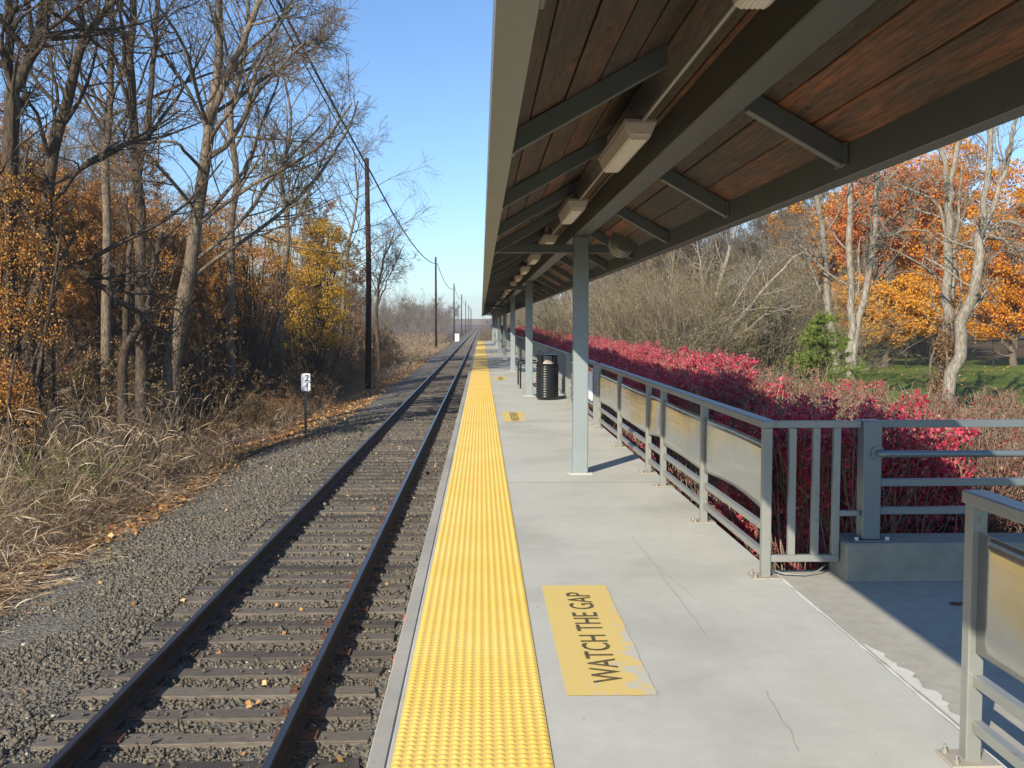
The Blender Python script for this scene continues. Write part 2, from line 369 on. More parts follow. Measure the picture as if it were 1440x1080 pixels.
class MB:
    def __init__(s): s.bm = bmesh.new()
    def box(s, x0, x1, y0, y1, z0, z1):
        vs = [s.bm.verts.new(p) for p in ((x0, y0, z0), (x1, y0, z0), (x1, y1, z0), (x0, y1, z0), (x0, y0, z1), (x1, y0, z1), (x1, y1, z1), (x0, y1, z1))]
        for f in ((3, 2, 1, 0), (4, 5, 6, 7), (0, 1, 5, 4), (1, 2, 6, 5), (2, 3, 7, 6), (3, 0, 4, 7)):
            s.bm.faces.new([vs[i] for i in f])
        return s
    def tube(s, pts, r, n=8, cap=True):
        pts = [Vector(p) for p in pts]; rs = r if isinstance(r, (list, tuple)) else [r] * len(pts)
        rings = []
        for i, p in enumerate(pts):
            d = (pts[min(i + 1, len(pts) - 1)] - pts[max(i - 1, 0)]).normalized()
            u = d.orthogonal().normalized() if i == 0 else (u - d * u.dot(d)).normalized()
            w = d.cross(u)
            rings.append([s.bm.verts.new(p + (u * math.cos(2 * math.pi * k / n) + w * math.sin(2 * math.pi * k / n)) * rs[i]) for k in range(n)])
        for a, b in zip(rings, rings[1:]):
            for k in range(n): s.bm.faces.new((a[k], a[(k + 1) % n], b[(k + 1) % n], b[k]))
        if cap: s.bm.faces.new(rings[0][::-1]); s.bm.faces.new(rings[-1])
        return s
    def prism(s, prof, y0, y1, axis='y'):
        def P(a, b, t): return (a, t, b) if axis == 'y' else (t, a, b)
        A = [s.bm.verts.new(P(a, b, y0)) for a, b in prof]; B = [s.bm.verts.new(P(a, b, y1)) for a, b in prof]
        n = len(prof)
        for k in range(n): s.bm.faces.new((A[k], A[(k + 1) % n], B[(k + 1) % n], B[k]))
        s.bm.faces.new(A[::-1]); s.bm.faces.new(B)
        return s
    def mesh(s, name, mat, bevel=0, smooth=False):
        bmesh.ops.recalc_face_normals(s.bm, faces=s.bm.faces)
        if bevel: bmesh.ops.bevel(s.bm, geom=list(s.bm.edges), offset=bevel, segments=1, affect='EDGES', clamp_overlap=True)
        me = bpy.data.meshes.new(name); s.bm.to_mesh(me); s.bm.free()
        me.materials.append(M[mat])
        if smooth:
            me.polygons.foreach_set('use_smooth', [True] * len(me.polygons))
        return me
    def build(s, name, mat, parent=None, bevel=0, smooth=False, wc=True):
        o = link(name, s.mesh(name, mat, bevel, smooth), parent, wc)
        if parent is not None: adopt(parent, o)
        return o

def np_mesh(name, V, faces, mats, mat_idx=None, smooth=False):
    """faces: list of int arrays (n,3) or (n,4)"""
    me = bpy.data.meshes.new(name)
    V = np.asarray(V, np.float32)
    loops = np.concatenate([f.ravel() for f in faces]).astype(np.int32)
    sizes = np.concatenate([np.full(len(f), f.shape[1], np.int32) for f in faces])
    starts = np.concatenate([[0], np.cumsum(sizes)[:-1]]).astype(np.int32)
    me.vertices.add(len(V)); me.vertices.foreach_set('co', V.ravel())
    me.loops.add(len(loops)); me.loops.foreach_set('vertex_index', loops)
    me.polygons.add(len(sizes)); me.polygons.foreach_set('loop_start', starts)
    for m in mats: me.materials.append(M[m])
    if mat_idx is not None: me.polygons.foreach_set('material_index', mat_idx.astype(np.int32))
    if smooth: me.polygons.foreach_set('use_smooth', np.ones(len(sizes), bool))
    me.update(calc_edges=True); me.validate()
    return me

# ------------------------------------------------------------------ vegetation toolkit (vectorised)
def nrm(v): return v / np.maximum(np.linalg.norm(v, axis=-1, keepdims=True), 1e-9)
def grow(rg, P0, D0, Ln, r0, K, wig, up, tip=0.25):
    N = len(P0); pts = np.zeros((N, K, 3)); pts[:, 0] = P0; d = nrm(np.array(D0, float))
    step = (Ln / (K - 1))[:, None]
    upv = np.zeros((N, 3)); upv[:, 2] = 1
    for k in range(1, K):
        d = nrm(d + rg.normal(0, wig, (N, 3)) + upv * up)
        pts[:, k] = pts[:, k - 1] + d * step
    tt = np.linspace(0, 1, K)[None, :]
    return pts, r0[:, None] * (1 - (1 - tip) * tt)
def sample(polys, idx, t):
    K = polys.shape[1]; f = t * (K - 1); i = np.minimum(f.astype(int), K - 2); w = (f - i)
    a = polys[idx, i]; b = polys[idx, i + 1]
    if polys.ndim == 3: return a * (1 - w)[:, None] + b * w[:, None], nrm(b - a)
    return a * (1 - w) + b * w
def spawn(rg, polys, radii, n, t0, t1, ang, lf, rf, K, wig, up, minlen=0.15, tip=0.25):
    N = len(polys); idx = np.repeat(np.arange(N), n); t = rg.uniform(t0, t1, len(idx))
    p, tan = sample(polys, idx, t); r = sample(radii, idx, t)
    plen = np.linalg.norm(np.diff(polys, axis=1), axis=2).sum(1)[idx]
    rv = nrm(np.cross(tan, nrm(rg.normal(0, 1, tan.shape))))
    a = np.radians(rg.normal(ang, ang * 0.25, len(idx)))[:, None]
    d = tan * np.cos(a) + rv * np.sin(a)
    ln = np.maximum(plen * lf * (1.15 - 0.65 * t) * rg.uniform(0.6, 1.25, len(idx)), minlen)
    return grow(rg, p, d, ln, np.maximum(r * rf, 0.0035), K, wig, up, tip)
def tubes(polys, radii, S):
    N, K, _ = polys.shape
    tan = nrm(np.gradient(polys, axis=1))
    ref = np.zeros((N, 1, 3)); ref[:] = (0.31, 0.87, 0.21)
    u = nrm(np.cross(tan, ref)); w = np.cross(tan, u)
    a = np.linspace(0, 2 * np.pi, S, endpoint=False)
    V = polys[:, :, None, :] + radii[:, :, None, None] * (u[:, :, None] * np.cos(a)[None, None, :, None] + w[:, :, None] * np.sin(a)[None, None, :, None])
    base = (np.arange(N) * K * S)[:, None, None]
    k = (np.arange(K - 1) * S)[None, :, None]; s = np.arange(S)[None, None, :]; s2 = (s + 1) % S
    q = np.stack([base + k + s, base + k + s2, base + k + S + s2, base + k + S + s], -1)
    return V.reshape(-1, 3), q.reshape(-1, 4)
def ribbons(rg, polys, width, flat=0.5):
    N, K, _ = polys.shape
    tan = nrm(np.gradient(polys, axis=1))
    side = nrm(np.cross(tan, nrm(rg.normal(0, 1, (N, 1, 3)) + np.array([0, 0, flat]))))
    w = width[:, None] * np.sin(np.linspace(0.35, np.pi * 0.97, K))[None, :]
    V = np.stack([polys - side * w[..., None] / 2, polys + side * w[..., None] / 2], 2)
    base = (np.arange(N) * K * 2)[:, None]; k = np.arange(K - 1)[None, :] * 2
    q = np.stack([base + k, base + k + 1, base + k + 3, base + k + 2], -1)
    return V.reshape(-1, 3), q.reshape(-1, 4)
def leafcards(rg, pts, size, var=0.35, droop=0.0, flat=0.0, asp=0.75):
    N = len(pts); nv = rg.normal(0, 1, (N, 3)); nv[:, 2] += flat; nv = nrm(nv)
    a = rg.normal(0, 1, (N, 3)); a[:, 2] -= droop; u = nrm(a - nv * (a * nv).sum(1, keepdims=True)); w = np.cross(nv, u)
    s = (size * rg.uniform(1 - var, 1 + var, N))[:, None]
    fold = nv * s * rg.uniform(-0.18, 0.18, (N, 1))
    V = np.stack([pts, pts + u * s * 0.5 + w * s * 0.5 * asp + fold, pts + u * s, pts + u * s * 0.5 - w * s * 0.5 * asp + fold], 1)
    q = np.arange(N * 4).reshape(N, 4)
    return V.reshape(-1, 3), q
def join(parts):
    V = []; F = []; MI = []; off = 0
    for (v, f, mi) in parts:
        V.append(v); F.append(f + off); MI.append(np.full(len(f), mi)); off += len(v)
    return np.concatenate(V), F, np.concatenate(MI)

def limb(pts, r, K=14, rg=None, j=0.0):
    """smooth resample of a hand-placed limb: (1,K,3) polyline and radii"""
    P = np.array(pts, float); n = len(P); tt = np.linspace(0, n - 1, K)
    Pp = np.vstack([2 * P[0] - P[1], P, 2 * P[-1] - P[-2]])
    out = []
    for t in tt:
        i = min(int(t), n - 2); u = t - i
        a, b, c, d = Pp[i], Pp[i + 1], Pp[i + 2], Pp[i + 3]
        out.append(0.5 * ((2 * b) + (-a + c) * u + (2 * a - 5 * b + 4 * c - d) * u * u + (-a + 3 * b - 3 * c + d) * u ** 3))
    out = np.array(out)
    if rg is not None and j: out[1:-1] += rg.normal(0, j, (K - 2, 3))
    rr = np.interp(tt, np.linspace(0, n - 1, len(r)), r)
    return out[None], rr[None]

def tree_parts(seed, limbs, n2=9, n3=7, n4=6, leaf=None, leafsize=0.1, leafn=0, bark='bark_grey', up=0.05, lf2=0.42, ang=48, t0=0.35, leafgate=None, twig=0.0065, droop=0.6, K2=9, wig=0.13, r2cap=0.06):
    """limbs: list of (poly, radii). returns (trunk mesh, crown mesh)"""
    rg = np.random.default_rng(seed)
    tv = []
    L1 = []
    for (p, r) in limbs:
        v, f = tubes(p, r, 9 if r.max() > 0.1 else 7); tv.append((v, f, 0))
    P = np.concatenate([p for p, r in limbs]); Rr = np.concatenate([r for p, r in limbs])
    p2, r2 = spawn(rg, P, Rr, n2, t0, 1.0, ang, lf2, 0.5, K2, wig, up, 0.8)
    r2 = np.minimum(r2, r2cap); v, f = tubes(p2, r2, 5); tv.append((v, f, 0))
    V, F, MI = join(tv)
    trunk = np_mesh('trunk', V, F, [bark], MI, True)
    p3, r3 = spawn(rg, p2, r2, n3, 0.15, 1.0, 48, 0.45, 0.55, 6, 0.20, up * 0.6, 0.5)
    r3 = np.clip(r3, 0.008, 0.026)
    cv = [(*tubes(p3, r3, 4), 0)]
    p4, r4 = spawn(rg, p3, r3, n4, 0.15, 1.0, 46, 0.68, 0.5, 4, 0.2, up * 0.4, 0.3)
    r4 = np.clip(r4, twig, 0.012)
    cv.append((*tubes(p4, r4, 3), 0))
    mats = [bark]
    if leaf and leafn:
        mats.append(leaf)
        idx = rg.integers(0, len(p4), leafn); tt = rg.uniform(0.1, 1, leafn)
        pts, _ = sample(p4, idx, tt)
        if leafgate is not None:
            keep = leafgate(pts, rg); pts = pts[keep]
        pts = pts + rg.normal(0, leafsize * 0.5, pts.shape)
        v, f = leafcards(rg, pts, leafsize, droop=droop); cv.append((v, f, 1))
    V, F, MI = join(cv)
    return trunk, np_mesh('crown', V, F, mats, MI)

def auto_limbs(seed, H, r, lean=0.06, fork=2, forkat=0.4, K=14, crown_spread=0.28):
    rg = np.random.default_rng(seed)
    base = np.zeros((1, 3)); D = np.array([[rg.normal(0, lean), rg.normal(0, lean), 1.0]])
    p, rr = grow(rg, base, D, np.array([H]), np.array([r]), K, 0.05, 0.02, 0.12)
    rr[:, 0] *= 1.35
    out = [(p, rr)]
    for k in range(fork):
        t = rg.uniform(forkat, 0.7); q, tan = sample(p, np.array([0]), np.array([t])); r1 = sample(rr, np.array([0]), np.array([t]))
        a = rg.uniform(0, 6.28); d = tan + crown_spread * 1.6 * np.array([[math.cos(a), math.sin(a), 0.1]])
        out.append(grow(rg, q, d, np.array([H * (1 - t) * rg.uniform(0.75, 1.0)]), r1 * 0.72, K, 0.06, 0.05, 0.12))
    return out
def make_tree(name, parts, loc, label, cat='tree', group=None, rz=0, scale=1.0):
    e = empty(name, loc, label, cat, group); e.rotation_euler = (0, 0, rz)
    e.scale = (scale,) * 3
    a = link('trunk', parts[0], e); b = link('crown', parts[1], e); adopt(e, a, b)
    return e

# image ray helper used only to work out where the things of the place stand (y = distance along the track)
VX, VY, FP = 677.0, 455.0, 1450.0
def at(px, py, y): return ((px - VX) / FP * y, y, EYE + (VY - py) / FP * y)

# ------------------------------------------------------------------ terrain
rs = np.random.default_rng(3)
def gz(x, y):
    x = np.asarray(x, float); y = np.asarray(y, float)
    z = np.interp(x, [-400, -60, -16, -9, -7.2, -6.2, -4.6, -3.7, -0.4, 1.0, 3.0, 6, 40, 400],
                  [-2.2, -2.4, -2.5, -2.35, -2.10, -1.93, -1.68, -1.61, -1.61, -1.6, -0.95, -0.9, -0.9, -0.6])
    z = z - 0.016 * ((x > -3.56) & (x < -0.88))
    amp = np.clip((np.abs(x + 3) - 4) / 4, 0, 1) * 0.07
    return z + amp * (np.sin(x * 1.3 + y * 0.7) + np.sin(x * 0.5 - y * 0.37 + 1.0))
xs = np.unique(np.concatenate([np.linspace(-14, 8, 111), np.linspace(-60, -14, 40), np.linspace(8, 60, 40), [-3000, -1200, -500, -200, -100, 100, 200, 500, 1200, 3000]]))
ys = np.unique(np.concatenate([np.linspace(-30, 60, 181), np.linspace(60, 200, 60), [-3000, -800, -200, -80, 300, 500, 900, 1600, 3000, 5000]]))
X, Y = np.meshgrid(xs, ys); Z = gz(X, Y)
Z = np.where((X > -6.0) & (X < 2.0), Z - 0.05, Z)
V = np.stack([X, Y, Z], -1).reshape(-1, 3); nx = len(xs); ny = len(ys)
I, J = np.meshgrid(np.arange(nx - 1), np.arange(ny - 1)); b0 = (J * nx + I).ravel()
ground = link('ground', np_mesh('ground', V, [np.stack([b0, b0 + 1, b0 + nx + 1, b0 + nx], -1)], ['ground'], None, True))
tag(ground, 'brown leaf strewn ground with mown grass on the hedge side', kind='structure')

# ballast bed sheet
xs = np.linspace(-6.35, -0.40, 40); ys = np.concatenate([np.linspace(-30, 80, 220), np.linspace(82, 600, 80)])
X, Y = np.meshgrid(xs, ys); Z = gz(X, Y) + 0.0
edge = 0.25 * np.sin(Y * 0.35) + 0.15 * np.sin(Y * 1.1)
X = np.where(X < -4.2, -4.2 + (X + 4.2) * np.interp(Y, [34, 60, 120], [1, .62, .42]), X); X = np.where(X < -4.9, X + edge, X); Z = gz(X, Y); jj = np.arange(40)[None, :] < 3; Z = np.where(jj, Z - 0.07, Z)
Z += rs.normal(0, 0.006, Z.shape)
V = np.stack([X, Y, Z], -1).reshape(-1, 3); nx = len(xs); ny = len(ys)
I, J = np.meshgrid(np.arange(nx - 1), np.arange(ny - 1)); b0 = (J * nx + I).ravel()
o = link('ballast_bed', np_mesh('ballast_bed', V, [np.stack([b0, b0 + 1, b0 + nx + 1, b0 + nx], -1)], ['ballast'], None, True))
tag(o, 'grey crushed stone bed under the railway track', kind='structure')

TIE0, TIEP = 7.98, 0.518
def rocks(name, y0, y1, size, dens, seed, lift):
    rg = np.random.default_rng(seed)
    A = (6.05 - 0.45) * (y1 - y0); N = int(A * dens)
    x = rg.uniform(-6.2, -0.45, N); y = rg.uniform(y0, y1, N)
    ph = ((y - TIE0) / TIEP) % 1.0; ph = np.minimum(ph, 1 - ph) * TIEP
    ontie = (ph < 0.105) & (x > -3.52) & (x < -0.92)
    keep = ~ontie | (rg.uniform(0, 1, N) < 0.035)
    lim_ = np.interp(y, [34, 60], [0, 1.0]); thin0 = x < -6.2 + lim_
    thin = thin0 | (x < -5.6) & (rg.uniform(0, 1, N) < (-5.6 - x) * 1.2)
    keep &= ~thin
    rail = (np.abs(x + 3.005) < 0.09) | (np.abs(x + 1.495) < 0.09)
    keep &= ~rail
    x = x[keep]; y = y[keep]; on = ontie[keep]; N = len(x)
    z = gz(x, y) + lift + rg.uniform(-0.3, 0.25, N) * size + np.where(on, 0.055, 0)
    pn = np.sin(x * 1.9 + 2) * np.sin(y * .8 + x) + .6 * np.sin(y * 2.3 - x * 1.4); z = z - np.clip(pn - .1, 0, 1) * np.where((x < -3.6), .022, .008)
    c = np.array([[0, 0, -.55], [1, 0, 0], [0, 1, 0], [-1, 0, 0], [0, -1, 0], [0, 0, .55]], float) * 0.62
    P = c[None] * rg.uniform(0.6, 1.2, (N, 1, 3)) + rg.normal(0, 0.15, (N, 6, 3))
    q = nrm(rg.normal(0, 1, (N, 4))); w, a, b, d = q.T
    Rm = np.stack([1 - 2 * (b * b + d * d), 2 * (a * b - w * d), 2 * (a * d + w * b), 2 * (a * b + w * d), 1 - 2 * (a * a + d * d), 2 * (b * d - w * a), 2 * (a * d - w * b), 2 * (b * d + w * a), 1 - 2 * (a * a + b * b)], -1).reshape(N, 3, 3)
    P = np.einsum('nij,nkj->nki', Rm, P) * (size * np.clip(rg.lognormal(-.12, .38, N), .4, 1.9))[:, None, None] + np.stack([x, y, z], -1)[:, None]
    f = np.array([[0, 2, 1], [0, 3, 2], [0, 4, 3], [0, 1, 4], [5, 1, 2], [5, 2, 3], [5, 3, 4], [5, 4, 1]])
    F = (np.arange(N) * 6)[:, None, None] + f[None]
    o = link(name, np_mesh(name, P.reshape(-1, 3), [F.reshape(-1, 3)], ['stone']))
    return tag(o, 'loose grey ballast stones around the ties', 'gravel', kind='stuff')
rocks('ballast_stones', 5.5, 13.5, 0.036, 1600, 1, 0.004)
rocks('ballast_stones', 13.5, 22, 0.044, 850, 2, 0.004)
rocks('ballast_stones', 22, 38, 0.060, 330, 4, 0.004)

# ------------------------------------------------------------------ railway track
track = empty('railway_track', (-2.2, 8, -1.6), 'single railway track with dark rails running beside the yellow edged platform', 'railway track')
def rail_prof(cx):
    h = -1.40
    return [(cx - .075, h - .185), (cx - .075, h - .170), (cx - .02, h - .150), (cx - .009, h - .13), (cx - .009, h - .055), (cx - .036, h - .040), (cx - .036, h - .010), (cx - .026, h),
            (cx + .026, h), (cx + .036, h - .010), (cx + .036, h - .040), (cx + .009, h - .055), (cx + .009, h - .13), (cx + .02, h - .150), (cx + .075, h - .170), (cx + .075, h - .185)]
for cx in (-3.005, -1.495):
    me = MB().prism(rail_prof(cx), -25, 700).mesh('rail', 'rail')
    me.materials.append(M['railtop'])
    for p in me.polygons:
        if p.normal.z > 0.9 and p.center.z > -1.405: p.material_index = 1
    o = link('rail', me, track, True)
tie_meshes = []
for k in range(5):
    mb = MB(); mb.box(-1.3, 1.3, -.108, .108, -.15, 0)
    bm = mb.bm
    bmesh.ops.subdivide_edges(bm, edges=[e for e in bm.edges if e.calc_length() > 1], cuts=7, use_grid_fill=True)
    rr = random.Random(k)
    for v in bm.verts:
        v.co.y += rr.uniform(-.009, .009); v.co.z += rr.uniform(-.008, .004)
        if abs(v.co.x) > 1.29: v.co.x += rr.uniform(-.03, .02)
    tie_meshes.append(mb.mesh('tie', 'tie', bevel=0.006))
plate = MB().box(-.17, .17, -.09, .09, 0, .018).box(-.13, -.10, -.06, -.03, .018, .045).box(.10, .13, .03, .06, .018, .045).mesh('tie_plate', 'rust', 0.003)
tr_off = Vector(track.location)
ti = 0
for k in range(-3, 297):
    y = TIE0 + k * TIEP
    o = link('tie', tie_meshes[random.randrange(5)], track)
    o.location = Vector((-2.21 + random.uniform(-.035, .035), y + random.uniform(-.012, .012), -1.584)) - tr_off
    o.rotation_euler = (0, random.uniform(-.004, .004), R(random.uniform(-.9, .9)) + (math.pi if random.random() < .5 else 0))
    if -1 < k < 46:
        for cx in (-3.005, -1.495):
            g = link('tie_plate', plate, o)
            sx = (cx + 2.21) * (1 if abs(o.rotation_euler.z) < 1 else -1)
            g.location = (sx, 0, 0.0)
mb = MB()
for k in range(297, 1150):
    y = TIE0 + k * TIEP
    mb.box(-3.5, -.92, y - .1, y + .1, -1.70, -1.582)
tag(mb.build('distant_ties', 'tie', track), kind='stuff')

# ------------------------------------------------------------------ platform
Y0, Y1 = -14.0, 101.0
plat = empty('platform', (0, 0, 0), 'pale concrete station platform with yellow tactile edge', kind='structure')
JP = 12.3; J0 = 10.70
js = [Y0] + [J0 + JP * k for k in range(-2, 8) if Y0 < J0 + JP * k < Y1] + [Y1]
for a, b in zip(js, js[1:]):
    MB().box(-.36, 1.952, a + .006, b - .006, -.28, 0).build('platform_slab', 'concrete', plat, 0.004)
    MB().box(-.436, -.362, a + .004, b - .004, -.28, .002).build('edge_slab', 'edge_concrete', plat, 0.006)
MB().box(-.42, 1.94, Y0, Y1, -.30, -.285).box(-.30, .1, Y0, Y1, -1.7, -.30).box(1.3, 1.9, Y0, Y1, -1.7, -.30).build('platform_wall', 'curb', plat)
MB().box(1.958, 6.4, -6, 6.83, -.28, -.003).build('stair_landing', 'landing', plat)
# domed tactile tiles
nc, nr, sub = 14, 28, 6
W_, L_ = .612, 1.224
gx = np.linspace(0, W_, nc * sub + 1); gy = np.linspace(0, L_, nr * sub + 1)
X, Y = np.meshgrid(gx, gy)
u = (X / (W_ / nc)) % 1 - .5; v = (Y / (L_ / nr)) % 1 - .5
rr_ = np.hypot(u, v); hgt = np.clip((0.36 - rr_) / 0.17, 0, 1); hgt = hgt * hgt * (3 - 2 * hgt)
Z = hgt * 0.0065
bord = (X < 1e-6) | (X > W_ - 1e-6) | (Y < 1e-6) | (Y > L_ - 1e-6)
Z = np.where(bord, -0.001, Z)
X = np.clip(X, .0012, W_ - .0012); Y = np.clip(Y, .0004, L_ - .0004)
V = np.stack([X, Y, Z], -1).reshape(-1, 3); nx = len(gx); ny = len(gy)
I, J = np.meshgrid(np.arange(nx - 1), np.arange(ny - 1)); b0 = (J * nx + I).ravel()
tile_me = np_mesh('tactile_tile', V, [np.stack([b0, b0 + 1, b0 + nx + 1, b0 + nx], -1)], ['yellow'], None, True)
y = J0 - 20 * L_
while y < Y1 - 1:
    o = link('tactile_tile', tile_me, plat); o.location = (-.343, y + .003, .006)
    y += L_
for a in js[1:-1]: MB().box(-.43, 1.95, a - .0085, a + .0085, -.20, .0012).build('joint_filler', 'joint', plat)
MB().box(1.9525, 1.9575, Y0, 6.8, -.2, -.012).build('joint_filler', 'joint', plat)
# stencilled warning panels
def text_mesh(s, size, mat, ext=0.0, sx=1.0):
    cu = bpy.data.curves.new('lettering', 'FONT'); cu.body = s; cu.size = size; cu.align_x = 'CENTER'; cu.align_y = 'CENTER'; cu.extrude = ext
    cu.resolution_u = 3; cu.offset = size * 0.002
    o = bpy.data.objects.new('tmp', cu); COL.objects.link(o)
    dg = bpy.context.evaluated_depsgraph_get(); me = bpy.data.meshes.new_from_object(o.evaluated_get(dg))
    bpy.data.objects.remove(o); me.name = 'lettering'; me.materials.clear(); me.materials.append(M[mat])
    c = np.array([v.co[:] for v in me.vertices]); mid = (c.max(0) + c.min(0)) / 2
    for v_ in me.vertices: v_.co = ((v_.co.x - mid[0]) * sx, v_.co.y - mid[1], v_.co.z)
    return me
tm = text_mesh('WATCH THE GAP', .205, 'lettering')
wd = max(v.co.x for v in tm.vertices) * 2
for v_ in tm.vertices: v_.co.x *= 1.60 / wd
def panel_mesh():
    rg = random.Random(5); bm = bmesh.new(); pts = []
    w, h = .203, .97
    for (x0, y0, x1, y1, n) in ((-w, -h, w, -h, 14), (w, -h, w, h, 40), (w, h, -w, h, 10), (-w, h, -w, -h, 30)):
        for k in range(n):
            f = k / n; j = .0015 if x0 != w or x1 != w else .0035
            pts.append((x0 + (x1 - x0) * f + rg.uniform(-j, j), y0 + (y1 - y0) * f + rg.uniform(-.003, .003), 0))
    bm.faces.new([bm.verts.new(p) for p in pts]); me = bpy.data.meshes.new('warning_panel'); bm.to_mesh(me); bm.free(); me.materials.append(M['worn_yellow']); return me
pm = panel_mesh()
for k in range(6):
    y = 5.47 + 12.9 * k
    o = link('warning_panel', pm, plat); o.location = (.582, y, .0035)
    tx = link('lettering', tm, o); tx.location = (.003, -.015, .0035); tx.rotation_euler = (0, 0, R(90))
# cracks, sealant
def ribbon(name, pts, w, mat, parent, z, seed=0, jw=0.5):
    rg = random.Random(seed); bm = bmesh.new(); prev = None
    for i, (x, y) in enumerate(pts):
        a = Vector(pts[max(i - 1, 0)]); b = Vector(pts[min(i + 1, len(pts) - 1)]); d = (b - a).normalized(); n = Vector((-d.y, d.x))
        ww = w * rg.uniform(1 - jw, 1 + jw) / 2
        p = [bm.verts.new((x + n.x * ww, y + n.y * ww, z)), bm.verts.new((x - n.x * ww, y - n.y * ww, z))]
        if prev: bm.faces.new((prev[0], prev[1], p[1], p[0]))
        prev = p
    me = bpy.data.meshes.new(name); bm.to_mesh(me); bm.free(); me.materials.append(M[mat])
    o = link(name, me, parent); adopt(parent, o); return o
def wander(x0, y0, x1, y1, n, j, seed):
    rg = random.Random(seed); P = []; ox = oy = 0
    for k in range(n + 1):
        f = k / n; ox = ox * .8 + rg.uniform(-j, j); P.append((x0 + (x1 - x0) * f + ox, y0 + (y1 - y0) * f))
    return P
def gp(px, py): y_ = FP * EYE / (py - VY); return ((px - VX) / FP * y_, y_)
for k, (a, b) in enumerate((((890, 758), (915, 790)), ((915, 790), (985, 850)), ((1085, 985), (1140, 1075)), ((925, 800), (1000, 905)))):
    (x0, y0), (x1, y1) = gp(*a), gp(*b)
    ribbon('crack', wander(x0, y0, x1, y1, 24, .006, k), .0035 if k != 2 else .003, 'crack', plat, .0015, k)
ribbon('sealant_line', wander(1.956, 2.0, 1.956, 6.70, 60, .002, 9), .011, 'caulk', plat, .0025, 3, .75)
ribbon('sealant_line', [(2.36 + .3 * k, 6.492) for k in range(13)], .013, 'caulk', plat, .002, 4, .3)
bm = bmesh.new(); rg_ = random.Random(8); P = []
ed = wander(1.972, 5.20, 1.972, 4.05, 60, .002, 2)
for (x_, y_) in ed: P.append((x_, y_, .003))
for k, (x_, y_) in enumerate(ed[::-1]):
    f = k / (len(ed) - 1); P.append((ed[::-1][k][0] + .008 + .075 * math.sin(math.pi * f) ** .7 * (.75 + .22 * math.sin(f * 23) + .16 * math.sin(f * 51 + 1) + .08 * math.sin(f * 97)), y_, .003))
bm.faces.new([bm.verts.new(p) for p in P]); me = bpy.data.meshes.new('concrete_patch'); bm.to_mesh(me); bm.free(); me.materials.append(M['patch']); link('concrete_patch', me, plat)
o = ribbon('rust_stain', [(2.78 + .01 * k, 5.95 + .001 * k) for k in range(20)], .05, 'rust', plat, .002, 5, .4)
# dirt spots near posts on the slab
# concrete curb with railing feet
curb = empty('concrete_curb', (3.5, 6.66, 0), 'low concrete curb wall standing at the shaded stair landing', 'curb')
MB().box(2.346, 6.4, 6.50, 6.83, -.2, .245).build('curb_block', 'curb', curb, .012)

# red plastic strip hanging on the platform edge
mb = MB(); P = []
for k in range(12):
    f = k / 11; P.append((-.452 - .02 * math.sin(math.pi * f), 5.25 + .75 * f, -.05 - .13 * math.sin(math.pi * f) ** .6))
for (a, b) in zip(P, P[1:]):
    va = [mb.bm.verts.new(q) for q in (a, b, (b[0] - .012, b[1], b[2] - .12), (a[0] - .012, a[1], a[2] - .12))]
    mb.bm.faces.new(va)
o = mb.build('plastic_strip', 'red_tape', None)
sm_ = o.modifiers.new('thickness', 'SOLIDIFY'); sm_.thickness = .004
tag(o, 'red plastic strip hanging over the platform edge above the ballast', 'plastic strip')

# ------------------------------------------------------------------ canopy
CB0, CB1 = -12.0, 106.0
can = empty('platform_canopy', (1.1, 11.3, 0), 'long gabled platform canopy with grey steel frame and stained board ceiling', 'canopy')
H = EYE
MB().box(1.013, 1.177, CB0, CB1, H + .955, H + 1.22).build('main_beam', 'shaded_beam_paint', can, .006)
# eave beams as channels
def channel(x0, x1, z0, z1, t_=.012, open_right=True):
    if open_right: return [(x0, z0), (x1, z0), (x1, z0 + t_), (x0 + t_, z0 + t_), (x0 + t_, z1 - t_), (x1, z1 - t_), (x1, z1), (x0, z1)]
    return [(x1, z0), (x1, z1), (x0, z1), (x0, z1 - t_), (x1 - t_, z1 - t_), (x1 - t_, z0 + t_), (x0, z0 + t_), (x0, z0)]
MB().prism(channel(.035, .135, H + .735, H + .905), CB0, CB1).build('eave_beam', 'fascia', can)
MB().box(1.62, 1.70, CB0, CB1, H + .648, H + .83).build('eave_beam', 'shaded_frame_paint', can, .004)
AX, AZ = .83, H + 1.14; SL = .565
def zroof(x): return AZ - SL * abs(x - AX)
def sloped(x0, x1, y0, y1, lo, hi):
    """a bar under the roof slope between x0 and x1"""
    mb = MB(); c = [(x0, zroof(x0) + lo), (x1, zroof(x1) + lo), (x1, zroof(x1) + hi), (x0, zroof(x0) + hi)]
    return mb.prism(c, y0, y1)
RS = 2.18; ry = [4.62 + RS * k for k in range(-7, 47)]
rafL = sloped(.138, AX - .01, -.03, .03, 0, .10).mesh('rafter', 'shaded_frame_paint', .003)
rafR = sloped(1.18, 1.617, -.03, .03, 0, .10).mesh('rafter', 'shaded_frame_paint', .003)
clip = MB().box(1.60, 1.618, -.07, .07, H + .70, H + .80).mesh('bracket', 'shaded_frame_paint', .002)
clipL = MB().box(.137, .150, -.055, .055, H + .745, H + .86).mesh('bracket', 'shaded_frame_paint', .002)
off = -Vector(can.location)
for y in ry:
    for me in (rafL, rafR):
        o = link('rafter', me, can); o.location = off + Vector((0, y, 0))
    for me in (clip, clipL):
        o = link('bracket', me, can); o.location = off + Vector((0, y, 0))
